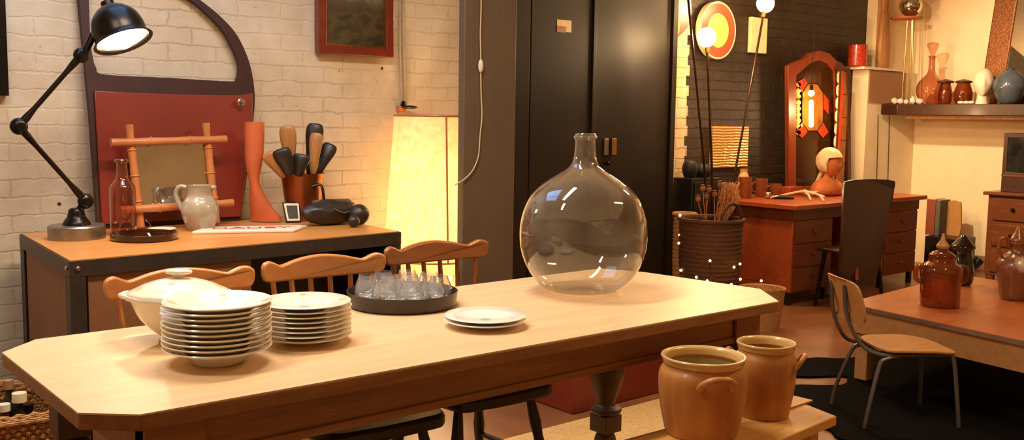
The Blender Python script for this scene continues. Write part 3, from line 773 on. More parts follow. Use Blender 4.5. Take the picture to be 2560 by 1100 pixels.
mb = MB(); mb.plate([(a.x, a.z), (b.x, a.z), (b.x, b.z), (a.x, b.z)], YW-.05, YW-.003, [[(a.x+.03, a.z+.03), (b.x-.03, a.z+.03), (b.x-.03, b.z-.03), (a.x+.03, b.z-.03)]]); mb.build('frame', 'blackm', t, world=True)
mb = MB(); mb.b2((a.x+.03, YW-.02, a.z+.03), (b.x-.03, YW-.005, b.z-.03)); mb.build('canvas', tt.m, t, world=True)
# pipe with bracket foot
t = thing('wall_pipe', 'thin painted pipe down the brick wall ending in a black foot', 'pipe', (ony(1005, 265, YW-.02).x, YW-.02, ony(1005, 265, YW-.02).z))
for px in (998, 1007):
    mb = MB(); mb.tube([ony(px, -260, YW-.02), ony(px+2, 120, YW-.02), ony(px+6, 262, YW-.02)], .008 if px > 1000 else .007, 10); mb.build('pipe', 'pipe', t, world=True)
mb = MB(); p = ony(1024, 268, YW-.06); mb.ball(p, .05, (1, .7, .22), 20); q_ = ony(1009, 255, YW-.03); mb.tube([q_, p+Vector((-.03, .02, 0))], [.012, .02]); mb.build('foot', 'blackm', t, world=True)
p = ony(1003, 272, YW-.03); mb = MB(); mb.box(p, (.05, .03, .035)); mb.build('bracket', 'terra', t, world=True, bev=.004)
# cable and switch
CYY = PY-.012
t = thing('hanging_cable', 'cream electric cable with inline switch hanging before the taupe pillar', 'cable', ony(1150, 455, CYY))
cp = [(1204, -250), (1203, 0), (1201, 80), (1202, 145), (1202, 185), (1203, 240), (1205, 290), (1200, 340), (1196, 390), (1182, 425), (1163, 446), (1150, 455), (1138, 462)]
mb = MB(); mb.tube(smooth([ony(x, y, CYY) for x, y in cp], 4), .0035, 8); mb.build('cord', 'cable', t, world=True)
p = ony(1202, 165, CYY-.004); mb = MB(); mb.ball(p, .035, (.42, .35, 1), 16); mb.build('switch', 'enamel', t, world=True)

# ------------------------------------------------------------------ floor lamp
LX, LY = ony(1088, 400, 4.345).x, 4.345
fl = thing('floor_lamp', 'tall glowing cream parchment floor lamp in the corner behind bench', 'lamp', (LX, LY, 0))
ztop = ony(1085, 290, LY).z; zbot = ony(1050, 645, LY).z
m = mpp(Vector((LX, LY, 1)))
sh = NT('parchment_shade'); td = sh.n('BsdfTranslucent'); df = sh.n('BsdfDiffuse'); td.inputs[0].default_value = lin('fff4dc'); df.inputs[0].default_value = lin('ffe9b8')
n = sh.noise(sh.coords(), 25, 8, .7); rr = sh.ramp(n, [(.35, lin('f6e2b4')), (.6, lin('fff4dc'))]); sh.l(rr, td.inputs[0]); sh.l(rr, df.inputs[0])
mx = sh.n('MixShader'); mx.inputs[0].default_value = .4; sh.l(td.outputs[0], mx.inputs[1]); sh.l(df.outputs[0], mx.inputs[2]); sh.l(mx.outputs[0], sh.out.inputs[0])
rt_, rb = 102*m, 128*m
mb = MB(); N = 40; ring = []
mb.lathe([(rb, zbot), (rt_, ztop), (rt_-.002, ztop), (rb-.002, zbot)], (LX, LY, 0), 40, close=True); mb.build('lamp_shade', sh.m, fl, world=True)
mb = MB(); mb.tube([(LX+math.cos(a)*rt_, LY+math.sin(a)*rt_, ztop) for a in [2*PI*i/40 for i in range(40)]], .005, 8, True); mb.tube([(LX+math.cos(a)*rb, LY+math.sin(a)*rb, zbot) for a in [2*PI*i/40 for i in range(40)]], .005, 8, True); mb.build('shade_ring', 'bamboo', fl, world=True)
ang = math.atan2(-.85, -.52)+.18
mb = MB(); mb.tube([(LX+math.cos(ang)*rb*1.002, LY+math.sin(ang)*rb*1.002, zbot), (LX+math.cos(ang)*rt_*1.002, LY+math.sin(ang)*rt_*1.002, ztop)], .005, 8); mb.build('shade_seam', 'bamboo', fl, world=True)
mb = MB()
for i in range(14):
    for k, z in enumerate((zbot-.03, zbot-.14)):
        pass
# pierced base drum
hz0, hz1 = .12, zbot-.006
bm_ = MB(); seg = 16; rbse = 95*m
for i in range(seg):
    a = 2*PI*i/seg; b = 2*PI*(i+1)/seg; a_ = a+(b-a)*.32; b_ = b-(b-a)*.32
    pa = lambda t, z: (LX+math.cos(t)*rbse, LY+math.sin(t)*rbse, z)
    pi_ = lambda t, z: (LX+math.cos(t)*(rbse-.008), LY+math.sin(t)*(rbse-.008), z)
    zz = hz1-.05
    rows = [(hz0, zz-.055, 0), (zz-.055, zz-.02, 1), (zz-.02, hz1, 0)]
    for z0, z1, hole_ in rows:
        for s0_, s1_ in (((a, b),) if not hole_ else ((a, a_), (b_, b))):
            vs = [bm_.bm.verts.new(p_) for p_ in (pa(s0_, z0), pa(s1_, z0), pa(s1_, z1), pa(s0_, z1), pi_(s0_, z0), pi_(s1_, z0), pi_(s1_, z1), pi_(s0_, z1))]
            for f in ((0, 1, 2, 3), (7, 6, 5, 4), (0, 4, 5, 1), (1, 5, 6, 2), (2, 6, 7, 3), (3, 7, 4, 0)): bm_.bm.faces.new([vs[k_] for k_ in f])
bm_.build('pierced_base', sh.m, fl, world=True)
mb = MB(); mb.lathe([(0, 0), (.2, 0), (.2, .02), (.03, .035), (.012, .05), (.012, zbot+.1), (0, zbot+.1)], (LX, LY, 0), 32); mb.build('stand', 'blackm', fl, world=True)
mb = MB(); mb.ball((LX, LY, zbot+.13), .04); mb.build('light_bulb', 'bulb', fl, world=True)
mb = MB(); mb.tube(smooth([ony(1138, 462, CYY)+Vector((.0, .14, 0)), (LX+.05, LY-.0, .7)], 3), .003, 6)
mb.bm.free()

# ================================================================== ON THE DINING TABLE
yl, gr = 'e8c050', 'b8b0a0'
def rimspots(R, z, rc=.014):
    return [(R*math.cos(a), R*math.sin(a), z, rc, yl) for a in (.6, 2.1, 3.9, 5.4)]+[(0, 0, z*.5, .02, gr)]
SP = china('soup_plate_china', 'f4ecdc', rimspots(.108, .04)); FP = china('dinner_plate_china', 'f4ecdc', rimspots(.1, .018))
def plate_mesh(R, h, well, mat, name):
    mb = MB(); pr = [(0, .003), (well*.55, .003), (well*.6, 0), (well*.66, 0), (well*.7, .004), (well, h*.62), (R-.002, h-.001), (R, h+.001), (R-.002, h+.003), (well, h*.62+.0035), (well*.72, .008), (0, .0065)]
    mb.lathe(pr, (0, 0, 0), 56); mb.bm.normal_update(); return mb.build(name, mat, angle=60)
ORD = ['topmost', 'second from the top', 'third from the top', 'fourth from the top', 'fifth from the top', 'sixth from the top', 'seventh from the top', 'eighth from the top', 'ninth from the top', 'bottom']
def stack(px, py, n, sp, R, h, well, mat, name, stackname, group, kind='white china'):
    P = onz(px, py, TZ); first = None
    for k in range(n):
        i = n-1-k; od = 'bottom' if k == 0 else ORD[i]
        lb = '%s %s, %s of the %s' % (kind, name.replace('_', ' '), od, stackname)
        loc = (P.x+random.uniform(-.002, .002), P.y+random.uniform(-.002, .002), TZ+k*sp)
        if first is None: first = o = plate_mesh(R, h, well, mat, name); o.location = loc
        else: o = first.copy(); COL.objects.link(o); o.location = loc
        o.rotation_euler = (0, 0, random.uniform(-.25, .25)+.4)
        tag(o, lb, 'plate', group)
    return P
stack(545, 905, 10, .0122, .129, .042, .086, SP, 'soup_plate', 'nearest tall plate stack', 'soup plates in the nearest stack')
stack(764, 853, 8, .0125, .121, .022, .084, FP, 'dinner_plate', 'stack behind the tall one', 'dinner plates in the second stack', 'white flower-rimmed')
stack(1213, 815, 2, .012, .118, .02, .08, china('plain_plate', 'f6f0e4', [(0, 0, .008, .02, gr)]), 'dinner_plate', 'low pair in front of the tray', 'two plain plates by the tray', 'plain white')
# tureen
P = onz(450, 852, TZ); dirx = Vector((RT.x, RT.y, 0)).normalized(); m = mpp(P)
tu = thing('tureen', 'white lidded oval tureen with yellow flowers behind the soup plates', 'tureen', (P.x, P.y, TZ), math.atan2(dirx.y, dirx.x))
TU = china('tureen_china', 'f4ead6', [(-.09, -.05, .15, .014, yl), (.1, .02, .15, .014, yl), (0, -.05, .16, .012, gr), (-.07, .06, .15, .012, yl)])
mb = MB(); mb.lathe(shell(smp([(.045, 0), (.05, .006), (.042, .014), (.06, .03), (.092, .065), (.108, .1), (.112, .118)], 3), .005), (0, 0, 0), 48, sx=1.1, sy=.95); mb.build('tureen_bowl', TU, tu, angle=60)
mb = MB(); mb.lathe([(.108, .119), (.124, .118), (.127, .124), (.124, .129), (.106, .128)], (0, 0, 0), 64, sx=1.1, sy=.95, close=True, wave=lambda a, z: .012*math.cos(12*a)); mb.build('rim', TU, tu, angle=60)
mb = MB(); mb.lathe(smp([(.118, .129), (.116, .134), (.1, .142), (.08, .153), (.05, .163), (.02, .168), (0, .169)], 2), (0, 0, 0), 64, sx=1.1, sy=.95, wave=lambda a, z: .008*math.cos(12*a)); ld = mb.build('lid', TU, tu, angle=60)
mb = MB(); mb.lathe(smp([(.012, .167), (.012, .176), (.028, .181), (.03, .187), (.02, .192), (0, .193)], 2), (0, 0, 0), 24, sx=1.2, sy=.7); mb.build('knob', TU, ld, angle=60)
for s in (-1, 1):
    mb = MB(); mb.tube(smooth([(s*.118, -.035, .12), (s*.145, -.02, .122), (s*.15, 0, .122), (s*.145, .02, .122), (s*.118, .035, .12)], 4), .007, 8); mb.build('handle', TU, tu, angle=60)
# tray
P = onz(1006, 762, TZ); RTR = .176
mb = MB(); mb.lathe([(0, 0), (RTR*.93, 0), (RTR*.97, .004), (RTR, .042), (RTR*1.005, .048), (RTR*.985, .048), (RTR*.955, .01), (0, .008)], (P.x, P.y, TZ), 64)
tag(mb.build('serving_tray', 'tray', angle=50), 'round dark deep-rimmed tray of glass tumblers on the dining table', 'tray')
# tumblers with cut foot
prof = smp([(.020, .0), (.026, .003), (.035, .018), (.0395, .034), (.0375, .052), (.030, .072), (.027, .083)], 3)
gl0 = None
inn = [(max(r-.0016, 0), z+.014) for r, z in prof]
pf_ = [(0, 0)]+prof+[(r-.0016, z) for r, z in prof[::-1] if z > .03]+[(.022, .018), (0, .014)]
spots_ = [(math.cos(a)*.118, math.sin(a)*.118) for a in [2*PI*i/9+.15 for i in range(9)]]+[(math.cos(a)*.047, math.sin(a)*.047) for a in [2*PI*i/4+.5 for i in range(4)]]
far = sorted(spots_, key=lambda s: s[0]*FW.x+s[1]*FW.y)
for i, (x, y) in enumerate(spots_):
    if gl0 is None:
        gl0 = thing('glass_tumbler', 'x', 'glass'); mb = MB(); mb.lathe(pf_, (0, 0, 0), 24, wave=lambda a, z: .035*math.cos(8*a) if z < .05 else .015*math.cos(8*a)); mb.build('bowl', 'glass2', gl0, angle=60)
        mb = MB(); mb.lathe([(0, .001), (.019, .001), (.025, .004), (.03, .016), (.016, .0155), (0, .013)], (0, 0, 0), 12); mb.build('thick_base', glass('glint_painted_base', 'ffffff', 1.5, .05, .6, 4.0, 'ffffff'), gl0, angle=20); o = gl0  # white diffuse base paints the cut-glass glints
    else: o = dup(gl0)
    o.location = (P.x+x, P.y+y, TZ+.0095); o.rotation_euler = (0, 0, i*.7)
    sx = x*RT.x+y*RT.y; sy = x*FW.x+y*FW.y
    rank = sorted(spots_, key=lambda s: s[0]*RT.x+s[1]*RT.y).index((x, y))
    words = ['leftmost', 'second from left', 'third from left', 'fourth from left', 'fifth from left', 'sixth from left', 'middle', 'sixth from right', 'fifth from right', 'fourth from right', 'third from right', 'second from right', 'rightmost']
    pos = 'front' if sy < -.04 else ('back' if sy > .04 else 'centre')
    tag(o, 'clear stemless glass on the dark tray, %s of thirteen, at the %s' % (words[rank], pos), 'glass', 'stemless glasses on the tray')
# demijohn
P = onz(1455, 730, TZ); 
dj = thing('demijohn', 'huge round clear glass demijohn with short neck on the table', 'demijohn', (P.x, P.y, TZ))
rb_ = .221; hh = .205
prof = [(.03, .002), (.09, .004), (.14, .02), (.185, .07), (.212, .13), (rb_, .195), (.215, .26), (.19, .325), (.15, .37), (.10, .405), (.06, .43), (.042, .455), (.036, .49), (.034, .525), (.037, .53), (.037, .545), (.034, .55)]
prof = smp(prof, 4)
mb = MB(); inner = [(r-.003, z+.001) for r, z in prof[2:]]
mb.lathe([(0, .012)]+prof+inner[::-1]+[(0, .018)], (P.x, P.y, TZ), 72); mb.build('glass_body', 'glass', dj, world=True, angle=80)
mb = MB(); mb.tube([(P.x+.0365*math.cos(a), P.y+.0365*math.sin(a), TZ+.538) for a in [2*PI*i/32 for i in range(32)]], .0045, 8, True); mb.build('neck_ring', 'glass', dj, world=True, angle=80)

# ================================================================== STONEWARE JARS ON PLANK TABLE
CZ = .47
ck = [onz(*p, CZ) for p in ((1500, 1170), (1560, 1098), (1700, 1060), (1865, 985), (1960, 988), (2092, 1040), (1920, 1112), (1760, 1170))]
cc = sum(ck, Vector())/len(ck)
ct = thing('plank_stool', 'rough yellow pine plank table under the two stoneware jars', 'side table', (cc.x, cc.y, 0))
mb = MB(); mb.prism([(p.x, p.y) for p in ck], CZ-.03, CZ); mb.build('plank_top', 'crate', ct, world=True, bev=.004)
for k in ((ck[5].lerp(cc, .25)), (ck[7].lerp(cc, .25)), (ck[1].lerp(cc, .3)), (ck[4].lerp(cc, .3))):
    mb = MB(); mb.b2((k.x-.022, k.y-.022, .0045), (k.x+.022, k.y+.022, CZ-.031)); mb.build('leg', 'crate', ct, world=True, bev=.003)
a = onz(1975, 985, CZ+.004); mb = MB()
pts = [onz(*p, CZ+.002) for p in ((1955, 985), (2032, 1003), (1975, 1022))]; mb.prism([(p.x, p.y) for p in pts], CZ+.0005, CZ+.006); tag(mb.build('wood_offcut', 'plywood'), 'thin triangular wood offcut on the plank beside the rear jar', 'wood piece')
def jar(px, py, R, Hh, label, hang, rt=None):
    P = onz(px, py, CZ); t = thing('stoneware_jar', label, 'jar', (P.x, P.y, CZ+.001), group='two stoneware jars')
    rt = rt or R*.9
    out = smp([(R*.80, 0), (R*.83, .01), (R*.95, Hh*.35), (R, Hh*.62), (R*.985, Hh*.78), (R*.9, Hh*.865), (R*.88, Hh*.9)], 4)
    inn = [(r-.009, max(z, .01)) for r, z in out][::-1]
    mb = MB(); mb.lathe([(0, 0)]+out+inn[:-1]+[(0, .012)], (0, 0, 0), 56); mb.build('jar_body', 'stone', t, angle=60)
    mb = MB(); mb.lathe(smp([(R*.87, Hh*.895), (R*.91, Hh*.91), (R*.93, Hh*.95), (R*.96, Hh*.975), (R*.95, Hh), (R*.90, Hh), (R*.84, Hh*.97), (R*.82, Hh*.9)], 3), (0, 0, 0), 56, close=True); mb.build('rim', 'stonel', t, angle=60)
    mb = MB(); mb.lathe([(R*.83, Hh*.93), (R*.86, Hh*.8), (R*.92, Hh*.6), (R*.88, Hh*.35), (R*.7, .02), (0, .016)], (0, 0, 0), 56)
    bmesh.ops.delete(mb.bm, geom=[f for f in mb.bm.faces if len(f.verts) > 8], context='FACES_ONLY'); mb.build('inner_glaze', 'stoned', t, angle=60)
    for ha in hang:
        c, s = math.cos(ha), math.sin(ha); tg = Vector((-s, c, 0)); rd = Vector((c, s, 0))
        w = R*.38; pts = [rd*(R*.97)+tg*(-w)+Vector((0, 0, Hh*.70)), rd*(R*1.1)+tg*(-w*.9)+Vector((0, 0, Hh*.78)), rd*(R*1.22)+tg*(-w*.4)+Vector((0, 0, Hh*.845)), rd*(R*1.22)+tg*(w*.4)+Vector((0, 0, Hh*.845)), rd*(R*1.1)+tg*(w*.9)+Vector((0, 0, Hh*.78)), rd*(R*.97)+tg*w+Vector((0, 0, Hh*.70))]
        mb = MB(); mb.tube(smooth(pts, 5), R*.085, 12); mb.build('handle', 'stone', t, angle=60)
    return t
aim = math.atan2(-FW.y, -FW.x)
j1 = jar(1752, 1080, .127, .228, 'larger tan stoneware jar with open top, in front on plank', (aim+.12, aim+.12+PI))
j2 = jar(1908, 1036, .093, .228, 'smaller taller brown stoneware jar behind the larger one', (aim+PI/2-.35, aim-PI/2-.35))

# ================================================================== JUTE MAT, HIDE, TRUNK
mb = MB(); mb.b2((.9, 1.2, .0005), (3.6, 3.1, .004)); tag(mb.build('jute_mat', 'jute'), 'tan woven jute mat under the dining table', 'mat')
pts = [onz(*p, 0) for p in ((1985, 907), (2040, 898), (2120, 900), (2210, 880), (2330, 850), (2560, 800), (2760, 860), (2760, 1130), (2300, 1120), (2150, 1110), (2095, 1100), (2075, 1080), (2030, 1060), (1985, 1000), (1970, 968), (2100, 968), (2118, 950), (2100, 944), (1990, 945), (1972, 925))]  # far lobe darkens the floor where the chair's shadow lies
mb = MB(); mb.prism(sm2([(p.x, p.y) for p in pts], 3), .001, .012); tag(mb.build('hide_rug', 'rug'), 'black hide rug under the small plywood chair and low table', 'rug')
p = onz(1440, 1040, 0)
p = Vector((p.x, p.y, 0))
t = thing('red_chest', 'low red painted chest on the floor behind the dining table', 'chest', (p.x+.5, p.y+.57, 0))
mb = MB(); mb.b2((p.x, p.y+.02, .001), (p.x+1.15, p.y+.47, .36)); mb.build('chest_body', 'redbox', t, world=True, bev=.006)
mb = MB(); mb.b2((p.x-.01, p.y+.01, .361), (p.x+1.16, p.y+.48, .40)); mb.build('lid', 'redbox', t, world=True, bev=.006)

# ================================================================== BASKET AT LOWER LEFT
BX = onz(60, 1045, .3)
bx0 = Vector((.62, 3.42, 0))
bkt = thing('wicker_basket', 'rectangular wicker basket of bottles at lower left behind table', 'basket', (.7, 3.75, 0))
c4 = [onz(-60, 1075, .34), onz(146, 1045, .34), onz(96, 978, .34), onz(-60, 965, .34)]
bc_ = sum(c4, Vector())/4
def wick(scale, z): return [bc_.lerp(Vector((p.x, p.y, bc_.z)), scale)+Vector((0, 0, z-bc_.z)) for p in c4]
top, bot = wick(1, .34), wick(.82, .1)
for i in range(4):
    mb = MB(); a, b, c, d = top[i], top[(i+1) % 4], bot[(i+1) % 4], bot[i]
    N = 14
    for r_ in range(N):
        t0 = r_/(N-1); s, e = d.lerp(a, t0), c.lerp(b, t0)
        pts = [s.lerp(e, k/16)+Vector((0, 0, 0))+(b-a).cross(Vector((0, 0, 1))).normalized()*(.006*(1 if (k+r_) % 2 else -1)) for k in range(17)]
        mb.tube(pts, .0095, 6)
    mb.build('woven_side', 'wick', bkt, world=True)
mb = MB(); loop = []
for i in range(4):
    for k in range(10): loop.append(top[i].lerp(top[(i+1) % 4], k/10)+Vector((0, 0, .012)))
for ph in range(3):
    mb.tube([q_+Vector((.008*math.cos(i*1.1+ph*2.1), .008*math.sin(i*1.1+ph*2.1), .01*math.sin(i*1.1+ph*2.1))) for i, q_ in enumerate(loop)], .0095, 8, True)
mb.build('rim_braid', 'wick', bkt, world=True)
mb = MB(); mb.prism([(p.x, p.y) for p in bot], .09, .1); mb.build('bottom', 'wickd', bkt, world=True)
mb = MB()
for p in bot: mb.box((p.lerp(bc_, .1).x, p.lerp(bc_, .1).y, .045), (.03, .03, .09))
mb.build('foot', 'wickd', bkt, world=True)
def bottle(px, pyt, r, hgt, y, mat, capmat, lb, capr=.5):
    p = ony(px, pyt, y); z0 = max(p.z-hgt, .101); hgt = p.z-z0; m = MB()
    t = thing('bottle', lb, 'bottle', (p.x, p.y, z0), group='bottles in the wicker basket')
    mb = MB(); mb.lathe(shell(smp([(r, 0), (r, hgt*.55), (r*.85, hgt*.65), (r*.38, hgt*.76), (r*.35, hgt*.9)], 2), .002), (p.x, p.y, z0), 20); mb.build('bottle_body', mat, t, world=True)
    mb = MB(); mb.lathe([(0, hgt*.88), (r*capr, hgt*.88), (r*capr, hgt), (0, hgt)], (p.x, p.y, z0), 16); mb.build('cap', capmat, t, world=True)
bottle(20, 950, .035, .26, 3.72, 'water', 'tan', 'clear glass bottle with brown stopper at left of the basket')
bottle(48, 982, .032, .26, 3.62, 'black', 'cream', 'black bottle with tall cream neck cap in the basket', .75)
bottle(70, 1010, .034, .2, 3.68, 'amber', 'blackm', 'squat amber glass bottle at right inside the basket')
bottle(10, 1010, .04, .2, 3.6, 'amber', 'enamel', 'brown bottle with white label cap at front left of basket')
c = ony(45, 985, 4.15)
t = thing('bottle_carrier', 'black and white slatted bottle tray behind the wicker basket', 'tray', (c.x, 4.2, 0))
mb = MB(); mb.b2((c.x-.22, 4.13, 0), (c.x+.03, 4.35, .25)); mb.build('box', 'black', t, world=True, bev=.004)
for k in range(4):
    mb = MB(); mb.b2((c.x-.22, 4.14+.055*k, .2505), (c.x+.04, 4.155+.055*k, .262)); mb.build('slat', 'enamel', t, world=True)
mb = MB(); p = onz(180, 1100, .12); mb.lathe([(0, 0), (.05, 0), (.085, .13), (.09, .135), (.08, .135), (.05, .01), (0, .01)], (p.x-.06, p.y-.36, 0), 24); tag(mb.build('enamel_bowl', 'greycloth'), 'grey bowl on floor between the basket and the table end', 'bowl')

# ================================================================== BACK WALL: TRIPOD LAMP, SIGNS, POSTER
TY = 4.6
base = ony(1803, 425, TY)
tl = thing('stick_floor_lamp', 'floor lamp with three fanned thin rods and glowing round bulbs', 'lamp', (base.x, TY, 0))
for a, b, c in (((1712, -90), (1762, 430), 0), ((1768, 128), (1780, 430), 1), ((1908, 40), (1835, 445), 2)):
    p, q_ = ony(*a, TY), ony(*b, TY)
    e = base.lerp(q_, .2); e = Vector((base.x+(q_.x-base.x)*.5, TY, .03))
    mb = MB(); mb.tube([p, q_, e], .009, 10); mb.build('rod', 'darkrod', tl, world=True)
    d = (p-q_).normalized()
    mb = MB(); mb.tube([p-d*.01, p+d*.04], [.014, .02], 14); mb.build('socket', 'brass', tl, world=True)
    mb = MB(); mb.ball(p+d*.10, .068, (1, 1, 1.05), 24); mb.build('light_bulb', 'bulb', tl, world=True)
mb = MB(); mb.lathe([(0, 0), (.11, 0), (.11, .02), (.03, .05), (0, .05)], (base.x, TY, 0), 32); mb.build('base', 'blackm', tl, world=True)
BL2 = ony(1768, 95, TY); BL3 = ony(1910, 5, TY)
# round sign with thick rim
SY = YB-.015
def round_sign(px, py, rpx, rpz, name, label, dy=.0, rot=0.):
    c = ony(px, py, SY); mm = mpp(c)
    t = thing(name, label, 'sign', (c.x, SY, c.z))
    R_ = Matrix.Rotation(PI/2, 3, 'X')
    kx = rpx; kz = rpz
    mb = MB(); mb.lathe([(0, 0), (kx*.96, 0), (kx, .01), (kx, .055), (kx*.96, .06), (kx*.94, .05), (0, .05)], (c.x, SY, c.z), 56, sx=1, sy=kz/kx, rot=R_); mb.build('backing', 'paper', t, world=True)
    mb = MB(); mb.lathe([(kx*.93, .051), (kx*.93, .056), (kx*.60, .056), (kx*.60, .051)], (c.x, SY, c.z), 56, sx=1, sy=kz/kx, rot=R_, close=True); mb.build('red_ring', 'signred', t, world=True)
    mb = MB(); mb.lathe([(0, .051), (kx*.59, .051), (kx*.59, .054), (0, .054)], (c.x, SY, c.z), 56, sx=1, sy=kz/kx, rot=R_); mb.build('centre_disc', 'signyel', t, world=True)
    return t
round_sign(1782, 77, .225, .225, 'round_sign', 'red-ringed yellow round sign on black brick behind the bulb')
# second sign, mostly hidden by the black door
c = ony(1690, -20, YB-.06); 
t = thing('curved_sign', 'red and cream curved sign edge beside the black door, above strip', 'sign', (c.x, YB-.06, c.z))
pp = [(1686, -80), (1722, -80), (1722, 30), (1718, 62), (1702, 82), (1686, 96)]
mb = MB(); mb.plate([(ony(x, y, YB-.035).x, ony(x, y, YB-.035).z) for x, y in pp], YB-.06, YB-.031); mb.build('red_panel', 'signred', t, world=True, bev=.002)
pp = [(1686, -80), (1699, -80), (1698, 20), (1690, 80), (1686, 90)]
mb = MB(); mb.plate([(ony(x, y, YB-.035).x, ony(x, y, YB-.035).z) for x, y in pp], YB-.066, YB-.0605); mb.build('cream_stripe', 'signyel', t, world=True)
# hanging tag board
t = thing('wooden_plaque', 'small cream wooden plaque hanging on black brick behind lamp rod', 'plaque', ony(1893, 130, YB-.02))
a, b = ony(1873, 131, YB-.02), ony(1916, 47, YB-.02)
mb = MB(); mb.b2((a.x, YB-.035, a.z), (b.x, YB-.0005, b.z)); mb.build('board', 'paper', t, world=True, bev=.003)
mb = MB(); mb.tube([((a.x+b.x)/2-.03, YB-.03, b.z-.002), ((a.x+b.x)/2, YB-.02, b.z+.04), ((a.x+b.x)/2+.03, YB-.03, b.z-.002)], .003, 6); mb.build('hook', 'brass', t, world=True)
# glossy sheet
a, b = ony(1777, 420, YB-.02), ony(1868, 316, YB-.02)
ps = NT('corrugated_yellow_sheet'); bb = ps.bsdf(Roughness=.22, Metallic=.2); vv = ps.coords()
wv = ps.n('TexWave', wave_type='BANDS', bands_direction='Z'); wv.inputs['Scale'].default_value = 14; wv.inputs['Distortion'].default_value = 3; ps.l(vv, wv.inputs[0])
ps.l(ps.ramp(wv.outputs[0], [(.2, lin('b8803c')), (.6, lin('e8c474'))]), bb.inputs['Base Color']); ps.bump(bb, wv.outputs[0], .4, .01)
mb = MB(); mb.b2((a.x, YB-.04, a.z), (b.x, YB-.0005, b.z)); tag(mb.build('ribbed_panel', ps.m, bev=.003), 'glossy ribbed yellow panel on black brick between the lamp rods', 'wall panel')
t = thing('black_cabinet', 'low black cabinet against brick wall behind the big basket', 'cabinet', (5.98, 4.86, 0))
mb = MB(); mb.b2((5.82, 4.76, 0), (6.155, 4.95, .93)); mb.build('body', 'black', t, world=True, bev=.005)
mb = MB(); mb.b2((5.84, 4.748, .08), (6.135, 4.759, .9)); mb.build('door', 'blackboard', t, world=True, bev=.003)
for x, r, h_, lb in ((5.9, .06, .13, 'round black pot left on the black cabinet'), (6.06, .07, .1, 'second round black pot, right, on the black cabinet')):
    mb = MB(); mb.lathe(smp([(r*.7, 0), (r, h_*.4), (r*.9, h_*.8), (r*.6, h_), (r*.5, h_*.98)], 3), (x, 4.855, .931), 24); tag(mb.build('black_pot', 'mossy'), lb, 'pot', 'black pots on the black cabinet')

# ================================================================== BASKETS, DRIED FLOWERS, FAIRY LIGHTS
def wbasket(px, py, Y, rt_, rb_, hgt, label, mat='wickd', z0=None, hoop=True):
    p = ony(px, py, Y); z1 = p.z; z0 = 0 if z0 is None else z0
    t = thing('woven_basket', label, 'basket', (p.x, Y, z0)); h_ = z1-z0
    mb = MB(); rows = int(h_/.03)
    prof = []
    for i in range(rows+1):
        f = i/rows; r = rb_+(rt_-rb_)*f+.012*math.sin(f*PI)
        prof += [(r+.004, z0+h_*f), (r-.002, z0+h_*(f+.5/rows))] if i < rows else [(r, z1)]
    inner = [(r-.014, z) for r, z in prof][::-1]
    mb.lathe([(0, z0)]+prof+inner[:-1]+[(0, z0+.03)], (p.x, Y, 0), 48, wave=lambda a, z: .012*math.cos(16*a+z*90)); mb.build('woven_wall', mat, t, world=True, angle=20)
    mb = MB(); mb.tube([(p.x+(rt_+.003)*math.cos(a), Y+(rt_+.003)*math.sin(a), z1) for a in [2*PI*i/32 for i in range(32)]], .014, 8, True); mb.build('rim', mat, t, world=True)
    if hoop:
        mb = MB(); mb.tube([(p.x+rt_*.5*math.cos(a), Y-rt_*.8, z1+rt_*.55*math.sin(a)) for a in [PI*i/12 for i in range(13)]], .012, 8); mb.build('handle', mat, t, world=True)
    return p
pb = wbasket(1778, 548, 4.2, .215, .165, 0, 'large dark brown woven basket with dried poppies beside desk')
ps2 = wbasket(1712, 535, 4.52, .075, .055, 0, 'small slim reddish woven basket beside the white brick strip', 'wick', hoop=False)
random.seed(11)
def sprig(p0, p1, r, headr, lb, matS, matH, grp):
    t = thing('dried_poppy', lb, 'dried flower', p0, group=grp)
    mid = p0.lerp(p1, .5)+Vector((random.uniform(-.01, .01), 0, 0))
    mb = MB(); mb.tube(smooth([p0, mid, p1], 3), r, 6); mb.build('stem', matS, t, world=True)
    mb = MB(); mb.ball(p1+Vector((0, 0, headr*.6)), headr, (1, 1, 1.1), 12); mb.lathe([(0, 0), (headr*.7, .002), (headr*.75, .006), (0, .006)], p1+Vector((0, 0, headr*1.65)), 10); mb.build('seed_head', matH, t, world=True)
bz = Vector((pb.x, 4.2, pb.z))
wd = ['leftmost tall', 'second from left', 'third from left, tallest', 'fourth from left', 'fifth from left, shorter', 'front short']
for i, (px, py) in enumerate(((1757, 476), (1772, 478), (1800, 466), (1786, 490), (1765, 496), (1745, 502))):
    p1 = ony(px, py, 4.18); p0 = bz+Vector(((p1.x-bz.x)*.4, random.uniform(-.05, .05), -.12))
    sprig(p0, p1, .003, .02, 'dried poppy head on a stem, %s in the large basket' % wd[i], 'dried', 'poppy', 'dried poppies in the basket')
t = thing('dried_bunch', 'fluffy orange dried grass bunch leaning right in the large basket', 'dried flowers', bz+Vector((.05, 0, -.1)))
mb = MB()
for i in range(120):
    px, py = random.uniform(1805, 1850), random.uniform(455, 500)
    p1 = ony(px, py, 4.2+random.uniform(-.06, .06)); p0 = bz+Vector((.06+random.uniform(-.03, .03), random.uniform(-.03, .03), -.1))
    mb.tube([p0, p0.lerp(p1, .6), p1], [.0015, .003, .006], 5)
o = mb.build('grass', 'dried', t, world=True)
t = thing('fairy_lights', 'string of tiny warm fairy lights draped around the dark baskets', 'string lights', onz(1780, 700, 0))
fp = [(1700, 538, 4.35), (1699, 588, 4.35), (1697, 608, 4.35), (1702, 676, 4.3), (1741, 693, 4.05), (1768, 702, 3.98), (1784, 711, 3.95), (1775, 652, 3.95), (1835, 668, 3.95), (1850, 660, 3.95), (1828, 711, 3.9), (1851, 698, 3.9), (1903, 702, 3.85)]
fpts = [ony(*a) for a in fp]
